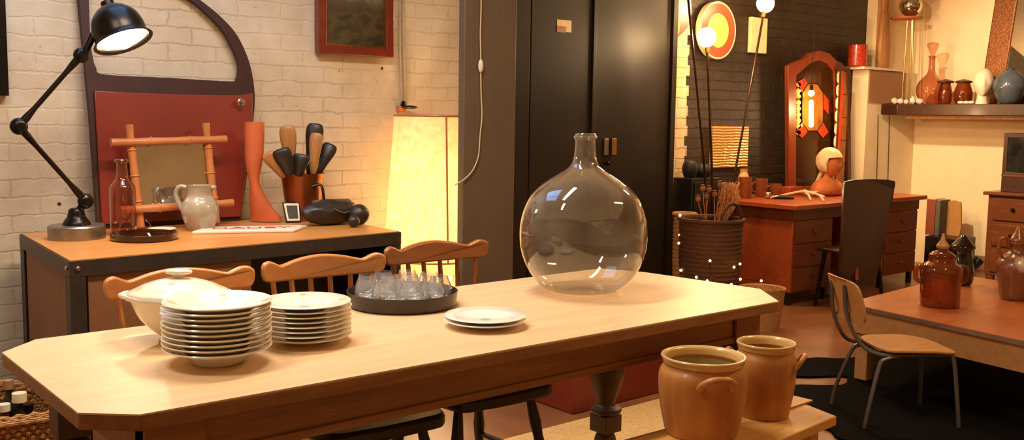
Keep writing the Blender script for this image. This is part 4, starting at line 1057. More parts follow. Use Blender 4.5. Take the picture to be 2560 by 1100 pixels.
mb = MB(); mb.tube(smooth(fpts, 4), .002, 5); mb.build('wire', 'darkrod', t, world=True)
for p in fpts:
    mb = MB(); mb.ball(p, .0085, seg=10); mb.build('bulb', 'fairy', t, world=True)
p = ony(1868, 712, 3.92); mb = MB(); mb.lathe([(0, 0), (.12, 0), (.15, p.z-.02), (.155, p.z), (.14, p.z-.005), (.11, .02), (0, .02)], (p.x+.0, 3.8, 0), 28); tag(mb.build('shallow_basket', 'wick'), 'low straw basket on floor at the desk corner by the dining table', 'basket')

# ================================================================== DESK
DZ = .76; DX0, DX1, DY0, DY1 = 6.17, 8.12, 4.07, 4.74
dk = thing('writing_desk', 'orange teak writing desk against the black brick wall', 'desk', ((DX0+DX1)/2, (DY0+DY1)/2, 0))
mb = MB(); mb.b2((DX0, DY0, DZ-.035), (DX1, 4.94, DZ)); mb.build('desktop', 'desk', dk, world=True, bev=.004)
mb = MB(); mb.b2((DX0+.04, DY0+.05, DZ-.12), (DX1-.04, DY1, DZ-.0355)); mb.build('drawer_rail', 'desk_shaded', dk, world=True, bev=.003)
for x0, x1 in ((DX0+.05, DX0+.58), (DX1-.6, DX1-.05)):
    mb = MB(); mb.b2((x0, DY0+.06, .1), (x1, DY1-.01, DZ-.121)); o = mb.build('pedestal', 'desk', dk, world=True, bev=.003)
    for k in range(3):
        mb = MB(); z0 = .115+k*.175; mb.b2((x0+.02, DY0+.045, z0), (x1-.02, DY0+.059, z0+.165)); dr = mb.build('drawer', 'desk_shaded', dk, world=True, bev=.003)
        mb = MB(); mb.ball(((x0+x1)/2, DY0+.035, z0+.085), .012); mb.build('knob', 'desk_shaded', dr, world=True)
    for sx in (x0+.03, x1-.03):
        for sy in (DY0+.09, DY1-.05):
            mb = MB(); mb.box((sx, sy, .05), (.035, .035, .1)); mb.build('foot', 'black', dk, world=True)
def onD(px, py, ym=4.72):
    p = onz(px, py, DZ)
    if p.y > ym: p = ony(px, py, ym); p.z = DZ
    return p
p = onD(1858, 470, 4.84); mm = mpp(p); mb = MB(); mb.lathe([(a*mm, b*mm) for a, b in smp([(12, 0), (15, 8), (14, 45), (9, 60), (11, 68)], 3)], (p.x, p.y, DZ+.001), 24)
tag(mb.build('ceramic_vase', 'stonel'), 'pale glazed vase at the back left of desk, behind the tall mug', 'vase')
lid = lambda R_, h_: [(0, 0), (R_*.9, 0), (R_, .01), (R_*.98, h_), (R_*.9, h_), (R_*.85, .012), (0, .01)]
for px, py, r, h_, lb in ((1862, 489, 17, 52, 'tall brown mug at the left end of the desk'), (1903, 484, 15, 46, 'tall brown mug between the left mug and the short one'), (1937, 482, 16, 31, 'short brown mug, rightmost of the three')):
    p = onD(px, py); mm = mpp(p); t = thing('brown_mug', lb, 'mug', (p.x, p.y, DZ), group='brown mugs on the desk')
    mb = MB(); mb.lathe(lid(r*mm, h_*mm), (p.x, p.y, DZ+.001), 28); mb.build('cup', 'mug', t, world=True)
    mb = MB(); d = -Vector((RT.x, RT.y, 0)); q_ = Vector((p.x, p.y, DZ)); mb.tube(smooth([q_+d*r*mm*.95+Vector((0, 0, h_*mm*.8)), q_+d*r*mm*1.5+Vector((0, 0, h_*mm*.7)), q_+d*r*mm*1.5+Vector((0, 0, h_*mm*.35)), q_+d*r*mm*.95+Vector((0, 0, h_*mm*.25))], 4), .006, 8); mb.build('handle', 'mug', t, world=True)
p = onD(1978, 486); mb = MB(); mb.box((p.x, p.y, DZ+.036), (.2, .1, .07)); tag(mb.build('wooden_box', 'desk', bev=.004), 'low orange wooden box between the short mug and the bust', 'box')
p = onD(1945, 502); t = thing('magnifier', 'black hand magnifier with chrome ball at the desk front', 'magnifier', (p.x, p.y, DZ))
q_ = onD(1919, 497); mb = MB(); mb.ball((q_.x, q_.y, DZ+.03), .028, seg=20); mb.build('chrome_ball', 'chrome', t, world=True)
q2 = onD(1985, 499); mb = MB(); mb.tube([(q_.x+.03, q_.y, DZ+.018), ((q_.x+q2.x)/2, (q_.y+q2.y)/2, DZ+.016), (q2.x, q2.y, DZ+.012)], [.016, .018, .01], 12); mb.build('handle', 'black', t, world=True)
# jointed wooden hand / antlers
t = thing('antler', 'pale branching antler lying on the desk before the bust', 'antler', onD(2030, 490))
A = lambda x, y, h_: onD(x-8, y+7)+Vector((0, 0, h_))
mb = MB(); mb.tube(smooth([A(1935, 493, .02), A(1975, 488, .03), A(2015, 484, .04), A(2045, 487, .03), A(2070, 490, .014)], 4), [.007]*4+[.01]*4+[.014]*4+[.01]*4+[.006], 8)
for a, b in (((2015, 484), (2026, 470)), ((2022, 485), (2035, 497)), ((2045, 487), (2052, 478)), ((2045, 487), (2068, 499)), ((2020, 484), (2100, 483))): mb.tube(smooth([A(*a, .03), A((a[0]+b[0])/2, (a[1]+b[1])/2, .035), A(*b, .012)], 3), [.010]*3+[.008]*3+[.004], 8)
mb.build('branch', 'paper', t, world=True)
# bust
p = ony(2068, 470, 4.55); p.z = DZ; m = mpp(p)
bu = thing('girl_bust', 'terracotta bust of a girl in a pale headscarf on the desk', 'bust', p)
ba = math.atan2(-FW.y, -FW.x); fd = (Vector((RT.x, RT.y, 0))*.75-Vector((FW.x, FW.y, 0))*.66).normalized(); sd = fd.cross(Vector((0, 0, 1)))
Mx = Matrix((fd, sd*-1, Vector((0, 0, 1)))).transposed()
mb = MB(); R_ = Matrix(Mx)
mb.lathe(smp([(.15, 0), (.19, .015), (.2, .05), (.175, .095), (.11, .13), (.06, .15), (.048, .18), (.05, .21)], 3), p, 32, sx=.6, sy=1.0, rot=R_); mb.build('shoulders', 'terra', bu, world=True, angle=80)
hc = p+Vector((0, 0, .265))+fd*.02
def face(q):
    x, y, z = q
    if x > 0:
        nose = math.exp(-((y/.16)**2))*math.exp(-(((z+.1)/.2)**2)); x += .2*nose*(1-abs(z)*.3)
        x -= .1*math.exp(-(((z-.12)/.13)**2))*math.exp(-(((abs(y)-.35)/.2)**2))
        x += .08*math.exp(-(((z+.48)/.08)**2))*math.exp(-((y/.25)**2))
        x += .1*math.exp(-(((z+.8)/.15)**2))*math.exp(-((y/.3)**2))
    return Vector((x, y*(1-.18*max(0, -z)), z))
mb = MB(); mb.ball(hc, .098, (.95, .82, 1.15), 36, rot=R_, fn=face); mb.build('head', 'terra', bu, world=True, angle=80)
def scarf(q):
    x, y, z = q; k = 1+.03*math.sin(9*math.atan2(y, x)+z*6); 
    if x > .2: z = max(z, .25+.1*(x-.2))
    return Vector((x*k, y*k, max(z, -.75)))
mb = MB(); mb.ball(hc+Vector((0, 0, .02))-fd*.012, .110, (1.0, .93, 1.08), 36, rot=R_, fn=scarf); mb.build('headscarf', 'paper', bu, world=True, angle=60)
mb = MB(); mb.tube(smooth([hc-fd*.07+Vector((0, 0, -.07)), hc-fd*.1+Vector((0, 0, -.13)), hc-fd*.13+Vector((0, 0, -.2))], 4), [.02]*4+[.016]*4+[.006], 8); mb.build('scarf_tail', 'paper', bu, world=True)
# books on the desk
p0 = onD(2240, 486)
for k, (w_, dd_, mt, lb) in enumerate(((.2, .3, 'book3', 'brown book at the bottom of desk pile behind the chair'), (.19, .28, 'book1', 'reddish book in the middle of the desk pile'), (.17, .26, 'paper', 'cream book on top of the desk pile'))):
    t = thing('book', lb, 'book', (p0.x-.1, p0.y+.2, DZ+.001+k*.022), .1*k, 'books on the desk')
    mb = MB(); mb.box((0, 0, .0015), (dd_, w_, .003)); mb.box((0, 0, .0195), (dd_, w_, .003)); mb.box((-dd_/2+.0015, 0, .0105), (.003, w_, .0149)); mb.build('cover', mt, t)
    mb = MB(); mb.box((.002, 0, .0105), (dd_-.008, w_-.008, .0149)); mb.build('pages', 'paper', t)
# desk chair
c = ony(2172, 560, 3.74)
dc = thing('desk_chair', 'dark wooden chair with tall curved plywood back at the desk', 'chair', (c.x, 3.85, 0))
def V(px, py, y=3.7): p = ony(px, py, y); return (p.x, p.z)
bp_ = [V(q_[0]-26, q_[1]) for q_ in ((2118, 545), (2128, 505), (2146, 462), (2160, 454), (2226, 448), (2232, 470), (2222, 560), (2212, 660), (2196, 715), (2150, 700), (2116, 660), (2110, 600))]
mb = MB(); xm = sum(q_[0] for q_ in bp_)/len(bp_)
mb.plate(sm2(bp_, 3), 0, 1, f=lambda x, z, s: (x, 3.70-.25*(x-xm)**2*0-.0+.06*(1-((x-xm)/.2)**2)-.08*(z-.6)*-1*0+s*.014, z)); mb.build('backrest', 'dkwood', dc, world=True, angle=50)
a, b = ony(2152, 510, 3.68), ony(2148, 700, 3.68)
mb = MB(); mb.tube([(a.x, 3.725, a.z), (b.x, 3.70, b.z), (b.x, 3.75, .41)], .014, 8); mb.build('back_stile', 'desk', dc, world=True)
mb = MB(); mb.prism(sm2([(c.x-.2, 3.725), (c.x+.2, 3.725), (c.x+.22, 3.95), (c.x+.18, 4.04), (c.x-.18, 4.04), (c.x-.22, 3.95)], 3), .42, .445); mb.build('seat', 'dkwood', dc, world=True, bev=.006)
for sx in (-.17, .17):
    for sy, ty in ((3.76, 3.70), (3.98, 4.03)):
        mb = MB(); mb.tube([(c.x+sx, sy, .42), (c.x+sx*1.15, ty, 0)], [.018, .012], 10); mb.build('leg', 'blackm', dc, world=True)

# arched cabinet mirror frame and stained glass on the desk back
FY = 4.86
t = thing('arched_mirror', 'tall arched red-brown wooden frame with leaded glass on the desk', 'mirror', (ony(2035, 460, FY).x, FY, DZ))
def Q(px, py, Y=FY): p = ony(px, py, Y); return (p.x, p.z)
bzF = DZ
outer = [(Q(1968, 465)[0], bzF), Q(1966, 165), Q(1985, 155), Q(2005, 148), Q(2020, 133), Q(2045, 126), Q(2070, 134), Q(2085, 150), Q(2100, 158), (Q(2104, 300)[0], Q(2104, 168)[1]), (Q(2104, 465)[0], bzF)]
inner = [(Q(1986, 455)[0], bzF+.05), Q(1986, 190), Q(2005, 172), Q(2022, 158), Q(2045, 150), Q(2066, 158), Q(2083, 178), (Q(2090, 455)[0], bzF+.05)]
mb = MB(); mb.plate(outer, FY-.02, FY+.02, [inner]); mb.build('arch_frame', wood('mahogany', '8a3c1c', '66260f', .35, 'z', 5, .05), t, world=True, bev=.004)
mb = MB(); mb.plate(inner, FY+.004, FY+.01); mb.build('dark_glass', plain('smoky_mirror', '4a2c18', .12, .4, .2, 3), t, world=True)
def lead_panel(pts_poly, name, mat, y):
    mb = MB(); mb.plate(pts_poly, y-.004, y); return mb.build(name, mat, t, world=True)
# octagonal centre pane and lead lines
octp = [Q(2018, 210), Q(2042, 210), Q(2056, 232), Q(2056, 305), Q(2042, 327), Q(2018, 327), Q(2004, 305), Q(2004, 232)]
lead_panel(octp, 'centre_pane', 'yelglass', FY-.002)
mb = MB()
for a, b in zip(octp, octp[1:]+octp[:1]): mb.tube([(a[0], FY-.007, a[1]), (b[0], FY-.007, b[1])], .004, 6)
mb.build('lead_came', 'blackm', t, world=True)
for k in range(9):
    hx, hy = 1994, 205+k*15
    lead_panel([Q(hx, hy), Q(hx+7, hy+4), Q(hx+7, hy+9), Q(hx, hy+13), Q(hx-6, hy+9), Q(hx-6, hy+4)], 'honeycomb_pane', 'poster', FY-.002)
for pts_ in ([(1988, 330), (2004, 306), (2018, 328), (2004, 345)], [(2056, 306), (2070, 330), (2056, 345), (2042, 328)], [(2056, 232), (2070, 250), (2070, 285), (2056, 270)], [(2018, 210), (2010, 195), (1992, 205), (2004, 230)]):
    lead_panel([Q(*a) for a in pts_], 'red_pane', 'redglass', FY-.002)
# filament tube bulb
TBY = 4.8; tbp = ony(2028, 275, TBY)
t = thing('filament_bulb', 'glowing tubular filament bulb hanging before the arched mirror', 'light bulb', ony(2028, 322, TBY))
a, b = ony(2028, 250, TBY), ony(2028, 318, TBY)
mb = MB(); mb.tube([a, a.lerp(b, .05), a.lerp(b, .95), b], [.012, .02, .02, .01], 16); mb.build('tube', 'fil', t, world=True)
c = ony(2028, 233, TBY); mb = MB(); mb.ball(c, .028); mb.build('globe', 'fil', t, world=True)
mb = MB(); mb.tube([c+Vector((0, 0, .02)), c+Vector((0, 0, .07))], .014, 12); mb.tube([c+Vector((0, 0, .07)), (c.x, c.y, ZC-.001)], .003, 6); mb.build('flex', 'blackm', t, world=True)
# tall stained-glass strip at right
SGY = 4.78
t = thing('stained_glass_panel', 'tall narrow red and amber stained glass panel beside the arch', 'stained glass', (ony(2108, 460, SGY).x, SGY, DZ))
S = lambda px, py: (ony(px, py, SGY).x, ony(px, py, SGY).z)
o_ = [(S(2084, 460)[0], DZ), (S(2084, 460)[0], S(2084, 168)[1]), S(2122, 168), (S(2126, 460)[0], DZ)]
i_ = [(S(2087, 455)[0], DZ+.04), (S(2087, 455)[0], S(2087, 176)[1]), S(2115, 176), (S(2119, 455)[0], DZ+.04)]
mb = MB(); mb.plate(o_, SGY-.012, SGY+.012, [i_]); mb.build('frame', 'dkwood', t, world=True)
mb = MB()
xa, xb, xc, xd = S(2087, 300)[0], S(2095, 300)[0], S(2104, 300)[0], S(2117, 300)[0]; z0, z1 = DZ+.045, S(2110, 178)[1]
mb.b2((xb, SGY-.002, z0), (xc-.002, SGY+.002, z1)); mb.build('red_glass', 'redglass', t, world=True)
for k in range(5):
    mb = MB(); mb.b2((xc+.004, SGY-.002, z0+(z1-z0)*k/5+.004), (xd, SGY+.002, z0+(z1-z0)*(k+1)/5-.004)); mb.build('amber_glass', 'yelglass', t, world=True)
for k in range(9):
    mb = MB(); za, zb2 = z0+(z1-z0)*k/9, z0+(z1-z0)*(k+1)/9; w_ = (xb-xa)/2; xm = (xa+xb)/2
    mb.plate([(xm, za+.004), (xb-.003, za+(zb2-za)*.25), (xb-.003, za+(zb2-za)*.75), (xm, zb2-.004), (xa+.003, za+(zb2-za)*.75), (xa+.003, za+(zb2-za)*.25)], SGY-.002, SGY+.002); mb.build('cream_glass', 'paper', t, world=True)

# ================================================================== MANTEL ITEMS
def onM(px, X=8.95, py=250): p = onx(px, py, X); return Vector((p.x, p.y, MTZ))
def box_top(px, X, py=158): p = ony(px, py, 4.86); return Vector((p.x, p.y, 1.886))
# red mug on the box shelf
p = ony(2143, 157, 4.9); mm = mpp(p)
t = thing('red_mug', 'red crystalline glazed mug on the white box shelf', 'mug', (p.x, p.y, 1.886))
mb = MB(); mb.lathe([(0, 0), (22*mm, 0), (24*mm, .01), (23*mm, 52*mm), (21*mm, 54*mm), (20*mm, 50*mm), (20*mm, .012), (0, .012)], (p.x, p.y, 1.886), 28); mb.build('cup', 'redmug', t, world=True)
# wooden club
p = ony(2205, 158, 4.87); mm = mpp(p)
t = thing('wooden_form', 'tall slender orange wooden glove form standing on the box shelf', 'wooden form', (p.x, p.y, 1.886))
mb = MB(); mb.lathe([(r*mm, h_*mm) for r, h_ in smp([(21, 0), (22, 10), (23, 60), (16, 110), (12, 135), (9, 142), (11, 150), (12, 170), (8, 185), (2, 192)], 3)], (p.x, p.y, 1.886), 24, sy=.7); mb.build('body', 'shoewood', t, world=True, angle=80)
# stand with steel ball
p = onM(2276, 8.9); mm = mpp(p)
t = thing('ball_stand', 'brass rod stand carrying a steel ball on a disc', 'stand', p)
zt = onx(2268, 48, 8.9).z; c0 = Vector((p.x, p.y, 0))
for dx, dy in ((-.03, .05), (.03, .0), (-.03, -.05)):
    mb = MB(); mb.tube([(p.x+dx, p.y+dy+.02, MTZ+.02), (p.x+dx*.5, p.y+dy*.5+.04, zt)], .006, 8); mb.build('rod', 'brass', t, world=True)
q_ = onx(2268, 43, 8.9)
mb = MB(); mb.lathe([(0, 0), (.14, 0), (.14, .018), (0, .02)], (q_.x, q_.y, zt), 32); mb.build('disc', 'terra', t, world=True)
mb = MB(); mb.lathe([(0, 0), (.08, 0), (.08, .015), (0, .02)], p, 32); mb.build('foot', 'terra', t, world=True)
q_ = onx(2277, 18, 8.9); mb = MB(); mb.ball((q_.x, q_.y, zt+.02+.105), .105, seg=32); tag(mb.build('steel_ball', 'chrome', angle=80), 'polished steel ball resting on the brass stand', 'ball')
# crystal shards
random.seed(5); q_ = onM(2262, 8.8)
for k in range(5):
    c = q_+Vector((0, -.14+.06*k, 0)); mb = MB(); r = random.uniform(.025, .04)
    g = bmesh.ops.create_icosphere(mb.bm, subdivisions=1, radius=r)
    for v in g['verts']: v.co = Vector((v.co.x*random.uniform(.7, 1.2), v.co.y*random.uniform(.7, 1.2), v.co.z*random.uniform(.7, 1.1)))+c+Vector((0, 0, r*.9))
    tag(mb.build('crystal', 'shell', angle=5), 'rough pinkish crystal lump at the stand foot, %s in the row' % ['leftmost', 'second from left', 'middle', 'second from right', 'rightmost'][k], 'crystal', 'crystals on the mantel')
# decanter
p = onM(2325, 8.95); mm = mpp(p)
t = thing('decanter', 'clear round-bodied glass decanter with tall neck on the mantel', 'decanter', p)
pr = smp([(18*mm, 0), (24*mm, 6*mm), (34*mm, 30*mm), (30*mm, 55*mm), (12*mm, 75*mm), (8*mm, 90*mm), (8*mm, 115*mm), (12*mm, 120*mm)], 3)
mb = MB(); mb.lathe(shell(pr, .003), p, 28); mb.build('decanter_body', 'glassb', t, world=True, angle=80)
mb = MB(); mb.lathe([(r*mm, z*mm) for r, z in smp([(6, 112), (6, 124), (14, 145), (12, 152), (0, 154)], 2)], p, 20); mb.build('stopper', 'glassb', t, world=True)
# brown jars
for px, r, lb in ((2362, 17, 'round amber glass jar left of its lidded twin'), (2407, 22, 'brown lidded glass jar beside the white head')):
    p = onM(px, 8.98); mm = mpp(p); t = thing('amber_jar', lb, 'jar', p, group='amber jars on the mantel')
    mb = MB(); mb.lathe([(a*mm*r/24, b*mm) for a, b in shell(smp([(16, 0), (23, 12), (24, 30), (18, 48), (16, 54)], 3), 1)], p, 28); mb.build('jar_body', 'copper' if r > 22 else 'amber', t, world=True, angle=80)
    mb = MB(); mb.lathe([(0, 54*mm), (19*mm, 54*mm), (20*mm, 58*mm), (8*mm, 62*mm), (0, 64*mm)], p, 24); mb.build('lid', 'dkwood', t, world=True)
for k, px in enumerate((2402, 2416, 2428)):
    p = onM(px, 8.8); mb = MB(); mb.ball(p+Vector((0, 0, .016)), .03, (.7, 1, .5), 14); tag(mb.build('seashell', 'shell'), 'small white seashell before the jars, %s of three' % ['left', 'middle', 'right'][k], 'seashell', 'seashells on the mantel')
# heads
def head(px, r, mat, label, X):
    p = onM(px, X); mm = mpp(p); t = thing('head_mannequin', label, 'mannequin head', p)
    fd = (-Vector((FW.x, FW.y, 0))*.9-Vector((RT.x, RT.y, 0))*.35).normalized(); Mx = Matrix((fd, Vector((0, 0, 1)).cross(fd), Vector((0, 0, 1)))).transposed()
    mb = MB(); mb.lathe([(.05, 0), (.055, .004), (.045, .05), (.045, .12)], p, 24); mb.build('neck', mat, t, world=True)
    mb = MB(); hz = 27*mm
    def eg(q): q = face(q); return Vector((q.x, q.y*(1-.12*max(0, -q.z)), q.z))
    mb.ball(p+Vector((0, 0, .19)), r, (1, .86, 1.32), 40, rot=Mx, fn=eg); mb.build('head', mat, t, world=True, angle=80)
head(2455, .1, 'ivory', 'white faceless mannequin head on the mantel shelf', 8.85)
p = onM(2522, 8.88); t = thing('shadow_globe', 'dark blue-grey globe standing in for the shadow right of the white head', 'vase', p)  # dark globe put where the white head's shadow falls
mb = MB(); mb.lathe(smp([(.05, 0), (.09, .03), (.13, .12), (.135, .17), (.11, .24), (.05, .29), (.03, .3)], 4), p, 32); mb.build('vase_body', 'shadowblue', t, world=True, angle=80)
mb = MB(); mb.lathe([(.03, .3), (.04, .315), (.032, .315), (.02, .3)], p, 24, close=True); mb.build('lip', 'shadowblue', t, world=True)
# leaning gilt mirror
z0 = MTZ+.001
yl_ = onx(2456, 150, 9.06).y
gm = thing('gilt_mirror', 'large mirror with carved brown gilt frame leaning above the mantel', 'mirror', (9.15, yl_-.6, z0))
Lw, Lh = 1.2, 1.2
def gf(y, z, s): return (9.02+.2*(z/1.2)-s*.05*-1-.0, yl_-y, z0+z)
fr_o = [(0, 0), (Lw, 0), (Lw, Lh), (0-.0, Lh)]; fr_i = [(.2, .2), (Lw-.2, .2), (Lw-.2, Lh-.2), (.2, Lh-.2)]
def gf(y, z, s): y2 = y+.16*z*-1*(-1)*0; return (9.03+.17*(z/1.2)+s*.045, yl_-y-.11*z*1.4*0-.12*z, z0+z)
def gf(y, z, s): return (9.03+.17*(z/1.2)+s*.045, yl_-y-.03*z, z0+z)
mb = MB(); mb.plate(fr_o, 0, 1, [fr_i], f=gf); mb.build('gilt_frame', 'gilt', gm, world=True, bev=.012)
mb = MB(); mb.plate([(.19, .19), (Lw-.19, .19), (Lw-.19, Lh-.19), (.19, Lh-.19)], 0, 1, f=lambda y, z, s: (9.045+.17*(z/1.2)+s*.01, yl_-y-.03*z, z0+z)); mb.build('mirror_glass', 'mirror', gm, world=True)

# thin cables on the white chimney wall
for k, px in enumerate((2195, 2223)):
    mb = MB(); mb.tube([ony(px, 287, YF-.006), ony(px-1, 350, YF-.006), ony(px-4, 470, YF-.006)], .003, 6)
    tag(mb.build('wall_cable', 'darkrod'), 'thin cable down the white wall behind the desk chair, %s one' % ('left' if k == 0 else 'right'), 'cable', 'cables on the white wall')
# things on a black speaker between desk and dresser
a = onx(2300, 592, 8.75); 
t = thing('black_speaker', 'black box speaker on floor between desk and dresser', 'speaker', (8.95, a.y-.22, 0))
ya = onx(2312, 600, 8.72).y; yb = onx(2398, 600, 8.72).y; zt = onx(2340, 592, 8.72).z
mb = MB(); mb.b2((8.72, yb, 0), (9.05, ya, zt)); mb.build('cabinet', 'black', t, world=True, bev=.006)
mb = MB(); mb.lathe([(.09, 0), (.1, .008), (.085, .01), (.03, -.0), (0, .004)], (8.716, (ya+yb)/2, zt*.55), 28, rot=Matrix.Rotation(-PI/2, 3, 'Y')); mb.build('cone', 'blackm', t, world=True)
zz = zt+.001
for px0, px1, pyt, mt, lb in ((2312, 2334, 497, 'book1', 'tall reddish book standing on the speaker, nearest the desk'), (2335, 2346, 500, 'book2', 'tall blue-grey book standing between red book and brown board')):
    y0, y1 = onx(px1, 590, 8.8).y, onx(px0, 590, 8.8).y; zt2 = onx(px0, pyt, 8.8).z
    t = thing('tall_book', lb, 'book', (8.9, (y0+y1)/2, zz), group='tall books on the speaker')
    mb = MB(); mb.b2((8.8, y0, zz), (9.0, y1, zt2)); mb.build('cover', mt, t, world=True, bev=.003)
    mb = MB(); mb.b2((8.806, y0+.008, zt2-.0), (8.995, y1-.008, zt2+.003)); mb.build('pages', 'paper', t, world=True)
y0, y1 = onx(2385, 590, 8.85).y, onx(2350, 590, 8.85).y; zt2 = onx(2370, 505, 8.85).z
mb = MB(); mb.plate(sm2([(y0, zz), (y1, zz), (y1, zt2-.03), (y1-.03, zt2), ((y0+y1)/2, zt2+.01), (y0+.03, zt2), (y0, zt2-.03)], 3), 0, 1, f=lambda y, z, s: (8.95+s*.02, y, max(z, zz)))
tag(mb.build('cutting_board', 'plywood', angle=50), 'round-topped light wooden board standing behind the tall books', 'board')

# ================================================================== DRESSER
EX = 8.68; EY1 = onx(2467, 560, EX).y; EY0 = EY1-1.1; EZ = onx(2465, 478, EX).z
dr_ = thing('dresser', 'brown wooden chest of drawers along the right-hand wall', 'chest of drawers', (EX+.25, (EY0+EY1)/2, 0))
mb = MB(); mb.b2((EX, EY0, .06), (EX+.45, EY1, EZ-.03)); mb.build('carcass', 'dresser', dr_, world=True, bev=.004)
mb = MB(); mb.b2((EX-.04, EY0-.03, EZ-.03), (EX+.47, EY1+.035, EZ)); mb.build('top', 'dresser', dr_, world=True, bev=.008)
nd = 3; hh = (EZ-.03-.08)/nd
for k in range(nd):
    z0 = .08+k*hh
    mb = MB(); mb.b2((EX-.018, EY0+.04, z0+.012), (EX-.0005, EY1-.05, z0+hh-.022)); d_ = mb.build('drawer', 'dresser', dr_, world=True, bev=.006)
    for yy in (EY0+.28, EY1-.22):
        mb = MB(); mb.ball((EX-.03, yy, z0+hh*.5), .018, seg=14); mb.build('knob', 'blackm', d_, world=True)
for yy in (EY0+.04, EY1-.04):
    for xx in (EX+.04, EX+.4):
        mb = MB(); mb.lathe([(.03, 0), (.04, .03), (.035, .06)], (xx, yy, 0), 16); mb.build('foot', 'dresser', dr_, world=True)
ya = onx(2502, 470, EX+.08).y; zt2 = onx(2502, 332, EX+.08).z
cb_ = thing('display_cabinet', 'small dark cabinet with glass door on top of the dresser', 'cabinet', (EX+.25, ya-.25, EZ+.001))
mb = MB(); mb.b2((EX+.1, ya-.55, EZ+.001), (EX+.34, ya, zt2)); mb.build('body', 'black', cb_, world=True)
mb = MB(); mb.plate([(ya-.55, EZ+.001), (ya, EZ+.001), (ya, zt2), (ya-.55, zt2)], 0, 1, [[(ya-.51, EZ+.17), (ya-.035, EZ+.17), (ya-.035, zt2-.04), (ya-.51, zt2-.04)]], f=lambda y, z, s: (EX+.078+s*.02, y, z)); mb.build('door', 'dkwood', cb_, world=True, bev=.003)
tt = NT('dim_painted_glass'); b = tt.bsdf(Roughness=.1); n = tt.noise(tt.coords(), 7, 3, .5, .5); tt.l(tt.ramp(n, [(.4, lin('1c1c1a')), (.58, lin('30302a')), (.68, lin('94602c'))]), b.inputs['Base Color'])
mb = MB(); mb.b2((EX+.085, ya-.51, EZ+.17), (EX+.095, ya-.035, zt2-.04)); mb.build('door_glass', tt.m, cb_, world=True)
mb = MB(); mb.b2((EX+.072, ya-.55, EZ+.135), (EX+.0775, ya, EZ+.155)); mb.build('ledge', 'dresser', cb_, world=True)

# ================================================================== LOW TABLE WITH VESSELS
KZ = .42
k0, k1 = onz(2115, 757, KZ), onz(2560, 852, KZ); dK = (k1-k0); k1 = k0+dK*1.6
k3 = onz(2400, 686, KZ); k3.y = k0.y+.1
kq = [k0, k3, k3+(k1-k0), k1]
kc = sum(kq, Vector())/4
lt_ = thing('low_table', 'low reddish wooden table with metal edge beside the plywood chair', 'table', (kc.x, kc.y, .013))
mb = MB(); mb.prism([(p.x, p.y) for p in kq], KZ-.004, KZ); mb.build('tabletop', 'coffee', lt_, world=True)
mb = MB(); mb.prism([(p.x, p.y) for p in kq], KZ-.024, KZ-.0042); mb.build('edge_strip', 'alum', lt_, world=True)
kin = [p.lerp(kc, .03) for p in kq]
mb = MB(); kin2 = [p.lerp(kc, .06) for p in kq]; mb.prism([(p.x, p.y) for p in kin], .27, KZ-.0245, [[(p.x, p.y) for p in kin2]]); mb.build('apron', 'plywood', lt_, world=True)
for i, p in enumerate(kin2):
    v = (kc-p); v.z = 0; c = p+v.normalized()*.05
    mb = MB(); mb.box((c.x, c.y, .15), (.07, .07, .27)); mb.build('leg', 'plywood', lt_, world=True, bev=.004)
def onK(px, py): return onz(px, py, KZ)
# amber glass barrel
p = onK(2348, 765); mm = mpp(p)
t = thing('glass_barrel', 'ribbed amber glass beverage jar with lugs on the low table', 'glass jar', p)
pr = smp([(44, 0), (47, 8), (46, 60), (48, 75), (50, 92), (44, 104), (33, 112), (30, 122), (32, 128), (22, 136), (14, 140), (12, 148)], 3)
mb = MB(); mb.lathe([(a*mm, b*mm) for a, b in shell(pr, 1.2)], p+Vector((0, 0, .001)), 36, wave=lambda a, z: .02*math.cos(10*a)); mb.build('jar_body', 'amber', t, world=True, angle=60)
mb = MB(); mb.lathe([(0, 150*mm), (14*mm, 146*mm), (16*mm, 152*mm), (7*mm, 165*mm), (3*mm, 182*mm), (0, 183*mm)], p, 20); mb.build('stopper', 'plywood', t, world=True)
for s in (-1, 1):
    d = Vector((RT.x, RT.y, 0)).normalized()*s
    mb = MB(); mb.tube(smooth([p+d*44*mm+Vector((0, 0, 98*mm)), p+d*62*mm+Vector((0, 0, 96*mm)), p+d*62*mm+Vector((0, 0, 68*mm)), p+d*46*mm+Vector((0, 0, 60*mm))], 4), 6*mm, 10); mb.build('handle', 'amber', t, world=True)
# black kettle behind
p = onK(2400, 722); mm = mpp(p); p = onz(2402, 712, KZ)
t = thing('black_kettle', 'shiny black kettle-like pot behind the amber glass jar', 'kettle', p)
mb = MB(); mb.lathe([(a*mm, b*mm) for a, b in smp([(22, 0), (28, 10), (30, 40), (26, 70), (22, 90), (30, 96), (28, 102), (12, 120), (4, 128), (0, 129)], 3)], p+Vector((0, 0, .001)), 28); mb.build('pot_body', plain('gloss_black', '0c0a08', .08, 0, .1, 5, coat=1.), t, world=True, angle=60)
d = Vector((RT.x, RT.y, 0)).normalized()
mb = MB(); mb.tube([p+d*24*mm+Vector((0, 0, 40*mm)), p+d*44*mm+Vector((0, 0, 66*mm))], [.02, .03], 12); mb.build('spout', 'black', t, world=True)
